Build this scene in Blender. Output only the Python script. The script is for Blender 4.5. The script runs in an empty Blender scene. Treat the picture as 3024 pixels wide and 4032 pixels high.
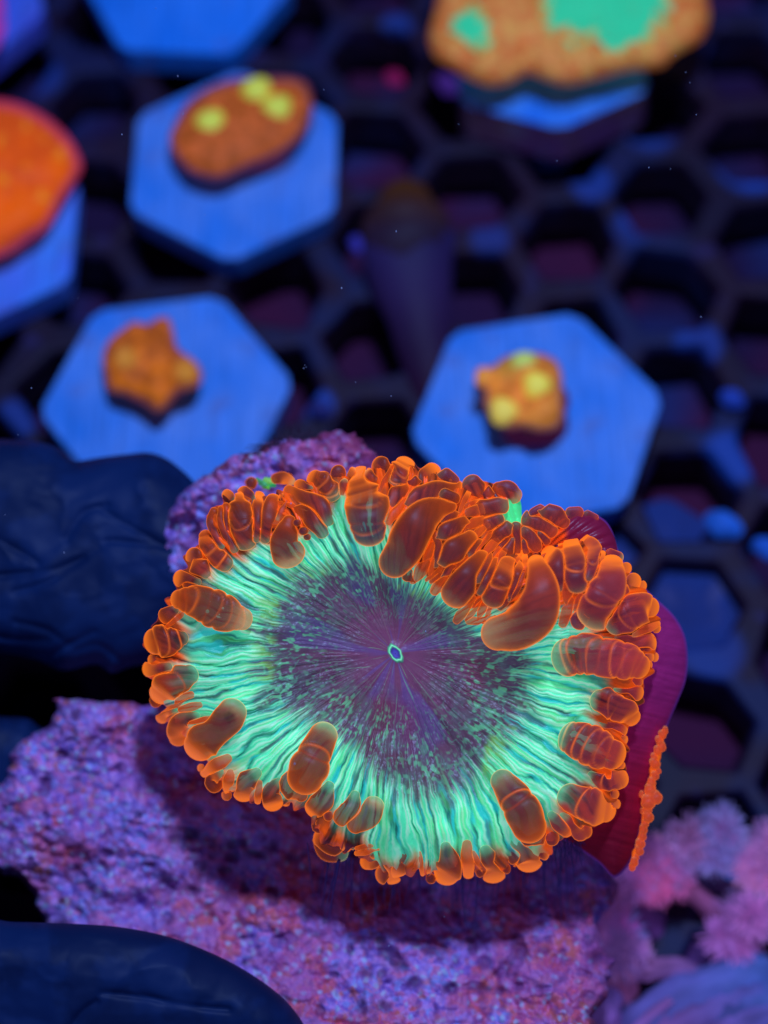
import bpy, math, random
import numpy as np
from mathutils import Vector, Matrix
random.seed(7); rng = np.random.default_rng(11)
sc = bpy.context.scene
C = sc.collection

# ---------------------------------------------------------------- camera, world, lamps, exposure
D = 70.0                       # distance from the lens to the coral
TILT = math.radians(25)
DIR = np.array([0.0, math.sin(TILT), -math.cos(TILT)])
UP = np.array([0.0, math.cos(TILT), math.sin(TILT)])
RIGHT = np.array([1.0, 0.0, 0.0])
CAM = -DIR * D
cd = bpy.data.cameras.new('camera'); cam = bpy.data.objects.new('camera', cd); C.objects.link(cam)
cam.location = CAM; cam.rotation_euler = (TILT, 0, 0)
cd.sensor_fit = 'VERTICAL'; cd.sensor_height = 24; cd.lens = 24 * D / (2 * 20.16)
cd.clip_start = 1; cd.clip_end = 600
cd.dof.use_dof = True; cd.dof.focus_distance = D - 0.3
cd.dof.aperture_fstop = cd.lens / 1000 / 2.25
sc.camera = cam
w = bpy.data.worlds.new('World'); sc.world = w; w.use_nodes = True
w.node_tree.nodes['Background'].inputs[0].default_value = (0.15, 0.14, 0.62, 1)
w.node_tree.nodes['Background'].inputs[1].default_value = 0.19
LIT = np.array([0.50, 0.75, 1.5])          # what a white card at the coral sends back
def lamp(name, loc, target, size, power, col):
    l = bpy.data.lights.new(name, 'AREA'); l.shape = 'SQUARE'; l.size = size
    l.energy = power; l.color = col
    o = bpy.data.objects.new(name, l); C.objects.link(o); o.location = loc
    o.rotation_euler = (Vector(target) - Vector(loc)).to_track_quat('-Z', 'Y').to_euler()
lamp('reef_lamp', (7, 19, 91), (0, 2, 0), 8, 9.87 * 8400 * 1.40, (0.333, 0.5, 1.0))
lamp('fill_lamp_front', (-20, -75, 50), (0, 6, -10), 45, 9.87 * 8500 * 0.10, (0.30, 0.45, 1.0))  # added soft fill for light scattered in the water, no fixture there
sc.view_settings.view_transform = 'Standard'; sc.view_settings.look = 'None'
sc.view_settings.exposure = 0; sc.view_settings.gamma = 1

# ---------------------------------------------------------------- coordinates
def P(x, y, h):
    """points h towards the lens from the coral's plane; x, y measured on that plane (1/100 unit)"""
    x = np.asarray(x, float); y = np.asarray(y, float); h = np.asarray(h, float)
    s = ((D - h) / D)
    X = (x - 1512) / 100 * s; Y = (2016 - y) / 100 * s
    return CAM + (D - h)[..., None] * DIR + X[..., None] * RIGHT + Y[..., None] * UP
def h_of_z(x, y, z):
    """h at which that ray meets the horizontal level z"""
    Y = (2016 - np.asarray(y, float)) / 100 / D
    k = DIR[2] + Y * UP[2]
    return D - (z - CAM[2]) / k
def onz(x, y, z): return P(x, y, h_of_z(x, y, z))

# ---------------------------------------------------------------- numpy noise
def _h(ix, iy, seed):
    n = (ix.astype(np.int64) * 374761393 + iy.astype(np.int64) * 668265263 + seed * 1442695041) & 0xffffffff
    n = ((n ^ (n >> 13)) * 1274126177) & 0xffffffff
    n = ((n ^ (n >> 16)) * 2246822519) & 0xffffffff
    return ((n ^ (n >> 15)) & 0xffffff) / float(0xffffff)
def vn(x, y, seed=0):
    ix = np.floor(x); iy = np.floor(y); fx = x - ix; fy = y - iy
    fx = fx * fx * (3 - 2 * fx); fy = fy * fy * (3 - 2 * fy)
    a = _h(ix, iy, seed); b = _h(ix + 1, iy, seed); c = _h(ix, iy + 1, seed); d = _h(ix + 1, iy + 1, seed)
    return (a + (b - a) * fx) * (1 - fy) + (c + (d - c) * fx) * fy
def fbm(x, y, seed=0, o=4):
    s = 0; a = 0.5; t = 0
    for i in range(o):
        s = s + a * vn(x * 2 ** i + 7.3 * i, y * 2 ** i + 3.1 * i, seed + i * 17); t += a; a *= 0.55
    return s / t
def worley(x, y, seed=0):
    ix = np.floor(x); iy = np.floor(y)
    f1 = np.full(x.shape, 9.0); f2 = np.full(x.shape, 9.0); idr = np.zeros(x.shape)
    for dx in (-1, 0, 1):
        for dy in (-1, 0, 1):
            cx = ix + dx; cy = iy + dy
            px = cx + _h(cx, cy, seed); py = cy + _h(cx, cy, seed + 5)
            d = np.hypot(px - x, py - y)
            new = d < f1
            f2 = np.where(new, f1, np.minimum(f2, d)); idr = np.where(new, _h(cx, cy, seed + 9), idr)
            f1 = np.where(new, d, f1)
    return f1, f2, idr
def ss(a, b, x):
    t = np.clip((x - a) / (b - a), 0, 1); return t * t * (3 - 2 * t)
def lin(c):
    c = np.asarray(c, float) / 255
    return np.where(c <= 0.04045, c / 12.92, ((c + 0.055) / 1.055) ** 2.4)
def mixc(a, b, t):
    return a * (1 - t[..., None]) + b * t[..., None]

# ---------------------------------------------------------------- object helpers
def mesh_obj(name, verts, faces, mat, parent=None, col=None, smooth=True, extra=None):
    me = bpy.data.meshes.new(name)
    v = np.asarray(verts, np.float32).reshape(-1, 3)
    if isinstance(faces, np.ndarray):
        n = len(faces); k = faces.shape[1]
        me.vertices.add(len(v)); me.vertices.foreach_set('co', v.ravel())
        me.loops.add(n * k); me.loops.foreach_set('vertex_index', faces.astype(np.int32).ravel())
        me.polygons.add(n); me.polygons.foreach_set('loop_start', np.arange(n, dtype=np.int32) * k)
        me.update(calc_edges=True)
    else:
        me.from_pydata([tuple(p) for p in v.tolist()], [], faces); me.update()
    if smooth: me.polygons.foreach_set('use_smooth', [True] * len(me.polygons))
    if col is not None:
        a = me.color_attributes.new('Col', 'FLOAT_COLOR', 'POINT')
        cc = np.ones((len(v), 4), np.float32); cc[:, :3] = col.reshape(-1, 3); a.data.foreach_set('color', cc.ravel())
    if extra is not None:
        for nm, ar in extra.items():
            a = me.attributes.new(nm, 'FLOAT', 'POINT'); a.data.foreach_set('value', ar.astype(np.float32).ravel())
    me.materials.append(mat)
    o = bpy.data.objects.new(name, me); C.objects.link(o)
    if parent: o.parent = parent
    return o
def tag(o, label=None, cat=None, group=None, kind=None):
    if label: o['label'] = label
    if cat: o['category'] = cat
    if group: o['group'] = group
    if kind: o['kind'] = kind
    return o
def empty(name, loc=(0, 0, 0)):
    o = bpy.data.objects.new(name, None); C.objects.link(o); o.location = loc; return o
def keep(o, root):
    """parent o to root without moving it"""
    o.parent = root; o.matrix_parent_inverse = Matrix.Translation(root.location).inverted(); return o

def grid_faces(nr, nc, wrap=False):
    r = np.arange(nr - 1)[:, None]; c = np.arange(nc if wrap else nc - 1)[None, :]
    c2 = (c + 1) % nc
    a = r * nc + c; b = r * nc + c2; d = (r + 1) * nc + c2; e = (r + 1) * nc + c
    return np.stack([a + 0 * c, b + 0 * c, d, e], -1).reshape(-1, 4)

# ---------------------------------------------------------------- materials
def mat_target(name, F=0.0, lit=LIT, rough=0.5, spec=0.3, col=None, bump=None, trans=0):
    """'Col' holds the light the tissue sends back under the blue lamp; a share F of it is fluorescence (its own glow)"""
    m = bpy.data.materials.new(name); m.use_nodes = True; nt = m.node_tree; b = nt.nodes['Principled BSDF']
    if col is None:
        a = nt.nodes.new('ShaderNodeVertexColor'); a.layer_name = 'Col'; src = a.outputs[0]
    else:
        a = nt.nodes.new('ShaderNodeRGB'); a.outputs[0].default_value = (*lin(col), 1); src = a.outputs[0]
    k = (1 - F) / lit
    mu = nt.nodes.new('ShaderNodeVectorMath'); mu.operation = 'MULTIPLY'; nt.links.new(src, mu.inputs[0]); mu.inputs[1].default_value = tuple(k)
    mi = nt.nodes.new('ShaderNodeVectorMath'); mi.operation = 'MINIMUM'; nt.links.new(mu.outputs[0], mi.inputs[0]); mi.inputs[1].default_value = (.95, .95, .95)
    nt.links.new(mi.outputs[0], b.inputs['Base Color'])
    if F > 0:
        nt.links.new(src, b.inputs['Emission Color']); b.inputs['Emission Strength'].default_value = F
    b.inputs['Roughness'].default_value = rough; b.inputs['Specular IOR Level'].default_value = spec
    if bump:
        tc = nt.nodes.new('ShaderNodeTexCoord'); no = nt.nodes.new('ShaderNodeTexNoise'); no.inputs['Scale'].default_value = bump[0]; no.inputs['Detail'].default_value = 4
        bp = nt.nodes.new('ShaderNodeBump'); bp.inputs['Strength'].default_value = bump[1]; bp.inputs['Distance'].default_value = bump[2]
        nt.links.new(tc.outputs['Object'], no.inputs['Vector']); nt.links.new(no.outputs[0], bp.inputs['Height']); nt.links.new(bp.outputs[0], b.inputs['Normal'])
    return m
def mat_vesicle():
    m = bpy.data.materials.new('vesicle_skin'); m.use_nodes = True; nt = m.node_tree; L = nt.links; b = nt.nodes['Principled BSDF']
    N = nt.nodes.new
    a = N('ShaderNodeVertexColor'); a.layer_name = 'Col'
    cr = N('ShaderNodeAttribute'); cr.attribute_name = 'crease'
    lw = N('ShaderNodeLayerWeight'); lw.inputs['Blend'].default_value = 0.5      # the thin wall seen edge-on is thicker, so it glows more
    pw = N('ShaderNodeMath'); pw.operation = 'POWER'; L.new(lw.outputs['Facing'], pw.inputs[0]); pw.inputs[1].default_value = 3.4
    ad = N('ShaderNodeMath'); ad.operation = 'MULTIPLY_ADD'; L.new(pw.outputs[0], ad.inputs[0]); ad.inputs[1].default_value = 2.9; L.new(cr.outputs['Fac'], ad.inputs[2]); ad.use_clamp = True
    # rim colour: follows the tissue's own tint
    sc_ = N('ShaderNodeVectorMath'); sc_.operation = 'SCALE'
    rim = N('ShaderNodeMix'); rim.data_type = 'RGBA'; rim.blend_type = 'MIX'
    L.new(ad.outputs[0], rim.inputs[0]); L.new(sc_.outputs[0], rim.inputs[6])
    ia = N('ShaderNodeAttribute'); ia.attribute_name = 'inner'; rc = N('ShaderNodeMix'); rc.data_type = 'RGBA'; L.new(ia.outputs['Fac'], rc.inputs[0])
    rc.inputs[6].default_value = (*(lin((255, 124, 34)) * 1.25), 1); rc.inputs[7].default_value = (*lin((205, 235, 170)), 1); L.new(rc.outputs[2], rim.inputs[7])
    no = N('ShaderNodeTexNoise'); no.inputs['Scale'].default_value = 2.2; no.inputs['Detail'].default_value = 4; no.inputs['Roughness'].default_value = 0.55
    tc = N('ShaderNodeTexCoord'); L.new(tc.outputs['Object'], no.inputs['Vector'])
    mr = N('ShaderNodeMapRange'); L.new(no.outputs[0], mr.inputs[0]); mr.inputs[1].default_value = .3; mr.inputs[2].default_value = .7; mr.inputs[3].default_value = .9; mr.inputs[4].default_value = 1.12
    L.new(a.outputs[0], sc_.inputs[0]); L.new(mr.outputs[0], sc_.inputs['Scale'])
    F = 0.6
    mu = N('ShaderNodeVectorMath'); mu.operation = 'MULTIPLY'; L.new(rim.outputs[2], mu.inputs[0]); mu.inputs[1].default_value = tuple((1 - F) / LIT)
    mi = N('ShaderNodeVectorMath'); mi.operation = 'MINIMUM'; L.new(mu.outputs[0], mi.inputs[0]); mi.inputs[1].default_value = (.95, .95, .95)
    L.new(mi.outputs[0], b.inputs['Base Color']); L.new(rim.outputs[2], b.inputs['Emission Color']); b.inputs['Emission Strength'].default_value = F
    b.inputs['Roughness'].default_value = .42; b.inputs['Specular IOR Level'].default_value = .14
    bp = N('ShaderNodeBump'); bp.inputs['Strength'].default_value = .25; bp.inputs['Distance'].default_value = .05
    L.new(no.outputs[0], bp.inputs['Height']); L.new(bp.outputs[0], b.inputs['Normal'])
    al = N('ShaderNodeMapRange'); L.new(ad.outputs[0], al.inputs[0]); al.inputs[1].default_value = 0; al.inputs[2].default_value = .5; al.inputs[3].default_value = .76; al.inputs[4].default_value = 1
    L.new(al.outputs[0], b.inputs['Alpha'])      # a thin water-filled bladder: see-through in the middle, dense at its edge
    return m
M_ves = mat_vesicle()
M_disc = mat_target('polyp_tissue', F=0.5, rough=.4, spec=.35, bump=(9, .3, .04))
M_skirt = mat_target('magenta_underside', F=0.25, rough=.6, spec=.15, bump=(7, .3, .04))
M_rock = mat_target('encrusted_rock', F=0.0, rough=.6, spec=.35, bump=(12, .3, .04))
M_glove = mat_target('glove_rubber', F=0.0, rough=.55, spec=.12, bump=(3, .1, .02))
M_frag = mat_target('frag_tissue', F=0.35, rough=.6, spec=.15, bump=(5, .3, .05))
M_rack = mat_target('rack_plastic', F=0.0, rough=.6, spec=.2, bump=(1.2, .4, .2))
M_soft = mat_target('soft_coral_tissue', F=0.15, rough=.7, spec=.1, bump=(2, .3, .1))
M_thread = mat_target('mucus_thread', col=(70, 80, 190), rough=.6)
M_speck = mat_target('floating_speck', col=(120, 150, 235), rough=.6)

# ---------------------------------------------------------------- outline helpers
def smooth_poly(pts, n=6, closed=True):
    """Catmull-Rom through the points"""
    p = np.array(pts, float); out = []
    m = len(p); rngs = range(m if closed else m - 1)
    for i in rngs:
        p0, p1, p2, p3 = (p[(i - 1) % m], p[i], p[(i + 1) % m], p[(i + 2) % m]) if closed else (p[max(i - 1, 0)], p[i], p[i + 1], p[min(i + 2, m - 1)])
        for k in range(n):
            t = k / n
            out.append(.5 * ((2 * p1) + (-p0 + p2) * t + (2 * p0 - 5 * p1 + 4 * p2 - p3) * t * t + (-p0 + 3 * p1 - 3 * p2 + p3) * t ** 3))
    if not closed: out.append(p[-1])
    return np.array(out)
def sdf(x, y, poly):
    """signed distance (inside > 0) and nearest boundary point"""
    best = np.full(x.shape, 1e18); nx = np.zeros(x.shape); ny = np.zeros(x.shape); ins = np.zeros(x.shape, bool)
    m = len(poly)
    for i in range(m):
        ax, ay = poly[i]; bx, by = poly[(i + 1) % m]
        ex, ey = bx - ax, by - ay; L2 = ex * ex + ey * ey + 1e-9
        t = np.clip(((x - ax) * ex + (y - ay) * ey) / L2, 0, 1)
        qx = ax + t * ex; qy = ay + t * ey; d = (x - qx) ** 2 + (y - qy) ** 2
        s = d < best
        best = np.where(s, d, best); nx = np.where(s, qx, nx); ny = np.where(s, qy, ny)
        c = ((ay > y) != (by > y)) & (x < (bx - ax) * (y - ay) / ((by - ay) if abs(by - ay) > 1e-9 else 1e-9) + ax)
        ins ^= c
    d = np.sqrt(best)
    return np.where(ins, d, -d), nx, ny
def inflate(name, poly, step, hb, T, wd, mat, colour, relief=None, Tb=None, parent=None, power=1.0):
    """a closed cushion with the given outline: hb(x, y) height of the rim level, T bulge to the front, Tb to the back"""
    poly = np.asarray(poly); x0, y0 = poly.min(0) - step; x1, y1 = poly.max(0) + step
    xs = np.arange(x0, x1 + step, step); ys = np.arange(y0, y1 + step, step)
    X, Y = np.meshgrid(xs, ys)
    d, nx, ny = sdf(X, Y, poly)
    ins = d > 0
    r_, c_ = X.shape
    cell = ins[:-1, :-1] | ins[1:, :-1] | ins[:-1, 1:] | ins[1:, 1:]
    X2 = np.where(ins, X, nx); Y2 = np.where(ins, Y, ny); dd = np.clip(d, 0, None)
    p = np.sqrt(1 - (1 - np.clip(dd / wd, 0, 1)) ** 2) ** power
    hbv = hb(X2, Y2) if callable(hb) else np.full(X.shape, float(hb))
    H = hbv + T * p
    if relief is not None: H = H + relief(X2, Y2, dd) * np.clip(p * 1.6, 0, 1)
    col = colour(X2, Y2, dd)
    Pf = P(X2, Y2, H).reshape(-1, 3)
    if Tb is None: Tb = T
    Pb = P(X2, Y2, hbv - Tb * p).reshape(-1, 3)
    id_ = np.arange(r_ * c_).reshape(r_, c_)
    f = np.stack([id_[:-1, :-1], id_[1:, :-1], id_[1:, 1:], id_[:-1, 1:]], -1)[cell]
    used = np.zeros(r_ * c_, bool); used[f.ravel()] = True
    re = -np.ones(r_ * c_, int); re[used] = np.arange(used.sum()); nf = re[f]; n = used.sum()
    V = np.vstack([Pf[used], Pb[used]]); F_ = np.vstack([nf, nf[:, ::-1] + n])
    cc = col.reshape(-1, 3)[used]
    return mesh_obj(name, V, F_, mat, parent, np.vstack([cc, cc]))

# ================================================================= TANK BOTTOM AND RACK
def build_floor():
    n = 90
    xs = np.linspace(-110, 110, n); ys = np.linspace(-90, 150, n); X, Y = np.meshgrid(xs, ys)
    Z = -27.5 + 1.8 * fbm(X * .12, Y * .12, 3) ; V = np.stack([X, Y, Z], -1)
    t = fbm(X * .1, Y * .1, 8); t2 = fbm(X * .13, Y * .13, 21)
    col = mixc(lin((17, 11, 50)) * np.ones(X.shape + (3,)), lin((36, 11, 48)), ss(.42, .6, t)); col = mixc(col, lin((12, 28, 88)), ss(.54, .7, t2))
    tag(mesh_obj('tank_floor', V, grid_faces(n, n), mat_target('tank_floor', lit=LIT * .45, rough=.8, spec=.1), col=col), kind='structure')
build_floor()

RACKZ = -22.0
def build_rack():
    s = 3.7; pitch = math.sqrt(3) * s
    a0 = onz(2640, 1130, RACKZ)
    V = []; F = []; K = []
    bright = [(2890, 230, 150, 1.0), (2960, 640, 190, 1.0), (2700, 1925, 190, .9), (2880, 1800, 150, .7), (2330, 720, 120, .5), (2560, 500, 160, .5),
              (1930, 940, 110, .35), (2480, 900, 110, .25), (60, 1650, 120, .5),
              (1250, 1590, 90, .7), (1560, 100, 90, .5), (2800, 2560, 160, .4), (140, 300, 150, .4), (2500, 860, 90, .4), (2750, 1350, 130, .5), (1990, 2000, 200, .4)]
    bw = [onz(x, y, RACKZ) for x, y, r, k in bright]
    for i in range(-13, 9):
        for j in range(-10, 9):
            cx = a0[0] + i * 1.5 * s; cy = a0[1] + j * pitch + (pitch / 2 if i % 2 else 0)
            ri = s * random.uniform(.74, .82); base = len(V)
            for k in range(6):
                a = math.radians(60 * k)
                jz = random.uniform(-.12, .12); ri = s * random.uniform(.66, .86)
                o = (cx + s * math.cos(a), cy + s * math.sin(a)); q = (cx + ri * math.cos(a), cy + ri * math.sin(a))
                mdl = (cx + (ri + .25) * math.cos(a), cy + (ri + .25) * math.sin(a))
                V += [(o[0], o[1], RACKZ), (mdl[0], mdl[1], RACKZ), (q[0], q[1], RACKZ - .3 + jz), (q[0] * .98 + cx * .02, q[1] * .98 + cy * .02, RACKZ - 3.2)]
            for k in range(6):
                A = base + k * 4; B = base + ((k + 1) % 6) * 4
                for t in range(3): F.append((A + t, B + t, B + t + 1, A + t + 1))
    V = np.array(V)
    # subdivide by modifier; colour through the nodes below
    lit = LIT * .85
    m = bpy.data.materials.new('rack_grown_over'); m.use_nodes = True; nt = m.node_tree; b = nt.nodes['Principled BSDF']; N = nt.nodes.new; L = nt.links
    geo = N('ShaderNodeNewGeometry')
    def ramp(scale, a, b_, seed):
        mp = N('ShaderNodeMapping'); mp.inputs['Location'].default_value = (seed, seed * 2, 0); L.new(geo.outputs['Position'], mp.inputs[0])
        no = N('ShaderNodeTexNoise'); no.inputs['Scale'].default_value = scale; no.inputs['Detail'].default_value = 3; L.new(mp.outputs[0], no.inputs[0])
        r = N('ShaderNodeMapRange'); r.interpolation_type = 'SMOOTHSTEP'; r.inputs[1].default_value = a; r.inputs[2].default_value = b_; L.new(no.outputs[0], r.inputs[0]); return r.outputs[0]
    def col(c): return (*(lin(c) / lit), 1)
    def mx(f, a, b_):
        n = N('ShaderNodeMix'); n.data_type = 'RGBA'; L.new(f, n.inputs[0])
        if isinstance(a, tuple): n.inputs[6].default_value = a
        else: L.new(a, n.inputs[6])
        n.inputs[7].default_value = b_; return n.outputs[2]
    c = mx(ramp(.16, .42, .62, 3), col((16, 10, 46)), col((24, 10, 44)))
    c = mx(ramp(.2, .5, .66, 11), c, col((13, 22, 78)))
    c = mx(ramp(.5, .6, .72, 29), c, col((28, 24, 86)))
    # pale patches: the lit edges of the ribs, painted into the colour
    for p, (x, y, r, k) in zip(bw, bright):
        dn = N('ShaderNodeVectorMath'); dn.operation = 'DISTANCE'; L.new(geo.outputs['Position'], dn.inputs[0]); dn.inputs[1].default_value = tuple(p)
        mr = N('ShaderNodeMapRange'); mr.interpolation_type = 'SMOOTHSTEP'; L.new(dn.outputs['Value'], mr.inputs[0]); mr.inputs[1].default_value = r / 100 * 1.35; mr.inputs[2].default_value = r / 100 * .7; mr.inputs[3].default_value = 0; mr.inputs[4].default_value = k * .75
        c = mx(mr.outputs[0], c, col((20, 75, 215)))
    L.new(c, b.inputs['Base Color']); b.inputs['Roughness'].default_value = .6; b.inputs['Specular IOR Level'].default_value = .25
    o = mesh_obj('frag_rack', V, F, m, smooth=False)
    bv = o.modifiers.new('bevel', 'BEVEL'); bv.width = .12; bv.segments = 2
    tag(o, 'dark overgrown honeycomb rack with open hexagonal cells under all the plugs', 'rack')
build_rack()

# ---------------------------------------------------------------- plugs
def mat_plug(name, ca, cb, lit, scr):
    m = bpy.data.materials.new(name); m.use_nodes = True; nt = m.node_tree; b = nt.nodes['Principled BSDF']; N = nt.nodes.new; L = nt.links
    tc = N('ShaderNodeTexCoord'); mp = N('ShaderNodeMapping'); mp.inputs['Scale'].default_value = (7, .25, 1); mp.inputs['Rotation'].default_value = (0, 0, scr); L.new(tc.outputs['Object'], mp.inputs[0])
    n1 = N('ShaderNodeTexNoise'); n1.inputs['Scale'].default_value = 1; n1.inputs['Detail'].default_value = 5; L.new(mp.outputs[0], n1.inputs[0])
    n2 = N('ShaderNodeTexNoise'); n2.inputs['Scale'].default_value = .28; n2.inputs['Detail'].default_value = 3; L.new(tc.outputs['Object'], n2.inputs[0])
    mx = N('ShaderNodeMix'); mx.data_type = 'RGBA'; r = N('ShaderNodeMapRange'); r.inputs[1].default_value = .35; r.inputs[2].default_value = .7; L.new(n2.outputs[0], r.inputs[0]); L.new(r.outputs[0], mx.inputs[0])
    mx.inputs[6].default_value = (*(lin(ca) / lit), 1); mx.inputs[7].default_value = (*(lin(cb) / lit), 1)
    r2 = N('ShaderNodeMapRange'); r2.inputs[1].default_value = .3; r2.inputs[2].default_value = .6; r2.inputs[3].default_value = .7; r2.inputs[4].default_value = 1.05; L.new(n1.outputs[0], r2.inputs[0])
    s = N('ShaderNodeVectorMath'); s.operation = 'SCALE'; L.new(mx.outputs[2], s.inputs[0]); L.new(r2.outputs[0], s.inputs['Scale'])
    n3 = N('ShaderNodeTexNoise'); n3.inputs['Scale'].default_value = .5; n3.inputs['Detail'].default_value = 6; L.new(tc.outputs['Object'], n3.inputs[0]); r3 = N('ShaderNodeMapRange'); r3.inputs[1].default_value = .56; r3.inputs[2].default_value = .72; r3.inputs[4].default_value = .45; L.new(n3.outputs[0], r3.inputs[0])
    fm = N('ShaderNodeMix'); fm.data_type = 'RGBA'; L.new(r3.outputs[0], fm.inputs[0]); L.new(s.outputs[0], fm.inputs[6]); fm.inputs[7].default_value = (*(lin((60, 70, 140)) / lit), 1)
    L.new(fm.outputs[2], b.inputs['Base Color']); b.inputs['Roughness'].default_value = .65; b.inputs['Specular IOR Level'].default_value = .15
    bp = N('ShaderNodeBump'); bp.inputs['Strength'].default_value = .25; bp.inputs['Distance'].default_value = .05; L.new(n1.outputs[0], bp.inputs['Height']); L.new(bp.outputs[0], b.inputs['Normal'])
    return m
def plug(c, vtx, R, label, ca=(28, 98, 222), cb=(60, 112, 226), th=2.1, tilt=(0, 0), z=-19.85, lit=LIT * .62, side=None, scr=0.0, group='pale ceramic frag plugs on the rack', loc=None):
    pc = onz(c[0], c[1], z); pv = onz(vtx[0], vtx[1], z)
    ang = math.atan2(pv[1] - pc[1], pv[0] - pc[0])
    if loc is not None: pc = np.array(loc); ang = -math.pi / 2 + .06
    root = empty('frag_plug', tuple(pc)); root.rotation_euler = (tilt[0], tilt[1], 0)
    tag(root, label, 'frag plug', group)
    m = mat_plug('plug_ceramic', ca, cb, lit, scr)
    V = []; rings = [(R * .985, 0), (R, -.1), (R * .985, -th + .12), (R * .96, -th)]
    for rr, zz in rings:
        for k in range(6):
            a = ang + math.radians(60 * k)
            for t in (-.13, .13):     # softly chipped corners
                a2 = a + t * .5
                q = rr * (1 - .012 - .004 * random.random()); V.append((q * math.cos(a2), q * math.sin(a2), zz))
    F = [tuple(range(12)), tuple(range(47, 35, -1))]
    for r in range(3):
        for k in range(12): F.append((r * 12 + k, (r + 1) * 12 + k, (r + 1) * 12 + (k + 1) % 12, r * 12 + (k + 1) % 12))
    d = mesh_obj('head', np.array(V), F, m, root, smooth=False)
    if side:
        d.data.materials.append(mat_plug('plug_side_crust', side, (60, 52, 60), lit, scr))
        for pl in d.data.polygons:
            if pl.index > 13: pl.material_index = 1
    bv = d.modifiers.new('bevel', 'BEVEL'); bv.width = .14; bv.segments = 3; bv.limit_method = 'ANGLE'
    n = 20; rad = [1.9, 1.9, 1.5, 1.4]; zz = [-th + .02, -th - 1.2, -th - 4, -th - 7]
    V = np.array([[(r * math.cos(2 * math.pi * k / n), r * math.sin(2 * math.pi * k / n), q) for k in range(n)] for r, q in zip(rad, zz)]).reshape(-1, 3)
    F = [tuple(int(i) for i in f) for f in grid_faces(4, n, True)] + [tuple(range(3 * n, 4 * n))]
    mesh_obj('stem', V, F, m, root)
    return root, z
plug((925, 640), (900, 1085), 6.55, 'pale blue hexagonal plug carrying the brown oval coral with three yellow buds', scr=-.35)
plug((655, 1560), (1150, 1500), 6.7, 'pale blue hexagonal plug carrying the lobed orange-brown coral, left of centre')
plug((2115, 1640), (2620, 1560), 6.75, 'pale blue hexagonal plug directly above the big coral, carrying the small yellow-budded coral', scr=1.4)
plug((735, -95), (960, 292), 6.5, 'bare pale blue hexagonal plug cut off by the top edge, behind the yellow-budded brown coral', (14, 95, 228), (30, 105, 238))
plug((-130, 900), (292, 1120), 6.8, 'pale blue hexagonal plug at the left edge under the bright orange coral', (48, 88, 228), (40, 110, 240))
plug((-250, -20), (215, 50), 6.6, 'violet-blue hexagonal plug in the upper left corner', (50, 68, 205), (42, 84, 222))
plug((2195, 95), (2190, 495), 6.2, 'hexagonal plug with a stained side under the large tan and green coral', (22, 98, 240), (50, 122, 245), side=(52, 34, 92), th=2.6, tilt=(math.radians(-17), math.radians(-3)), scr=.6, loc=onz(2190, 500, -18.6) + np.array([0, 6.2 * math.cos(.3), -6.2 * math.sin(.3)]))
plug((2610, 2290), (2890, 2170), 5.0, 'dark shaded hexagonal plug low on the rack to the right of the big coral', (14, 40, 125), (18, 34, 105), z=-23.5, th=1.6, group=None)  # shadow of the held rock put into its darker blues

# ---------------------------------------------------------------- corals on the plugs
def on_level(z): return lambda X, Y: h_of_z(X, Y, z)
def speckle(X, Y, a, b, s, seed, lo=.4, hi=.6):
    return mixc(lin(a) * np.ones(X.shape + (3,)), lin(b), ss(lo, hi, fbm(X / s, Y / s, seed)))
def frag_coral(name, outline, z, T, wd, colour, relief, label, group='small corals growing on the plugs', root=None, step=9):
    o = inflate(name, smooth_poly(outline, 5), step, on_level(z), T, wd, M_frag, colour, relief, Tb=.3)
    tag(o, label, 'coral', group); return o
def bud(parent, x, y, r, z, col, T=.8):
    """a glowing round polyp mouth standing up from the tissue"""
    n = 16; V = []; h0 = float(h_of_z(x, y, z)); q = r / 100 * (D - h0) / D
    c = P(x, y, h0)
    for i in range(9):
        a = math.pi * i / 16 * 1.0
        for k in range(n):
            b = 2 * math.pi * k / n; rr = q * math.cos(a) * (1 + .08 * math.sin(3 * b + r)); V.append(c + RIGHT * rr * math.cos(b) + UP * rr * math.sin(b) - DIR * q * T * math.sin(a))
    V = np.array(V); cc = np.zeros((9, n, 3)); A, B = lin(col[0]), lin(col[1])
    for i in range(9): cc[i] = A * (1 - i / 8) + B * (i / 8)
    f = grid_faces(9, n, True)
    return mesh_obj('polyp_bud', V, f, M_frag, parent, cc)
Y1, Y2 = (190, 170, 40), (200, 235, 110)
# brown oval one
def col_oval(X, Y, d):
    a = np.arctan2(Y - 480, X - 990); c = speckle(X, Y, (160, 82, 34), (190, 98, 52), 30, 5)
    c = c * (0.8 + .4 * vn(a * 22, d / 200, 4))[..., None]
    return mixc(c, lin((90, 50, 110)), ss(30, 0, d))
o = frag_coral('disc_coral', [(665, 560), (690, 480), (740, 400), (830, 340), (930, 310), (1100, 300), (1200, 320), (1232, 390), (1225, 470), (1170, 560), (1080, 620), (980, 660), (880, 705), (800, 700), (720, 660)],
               -18.2, 1.4, 160, col_oval, lambda X, Y, d: .25 * fbm(X / 60, Y / 60, 3) + .15 * vn(np.arctan2(Y - 480, X - 990) * 18, d * 0, 2), 'brown oval coral with three yellow-green buds on the upper middle plug')
for x, y, r in ((832, 488, 62), (1012, 362, 62), (1093, 432, 62)): bud(o, x, y, r, -17.2, (Y1, Y2))
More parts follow.
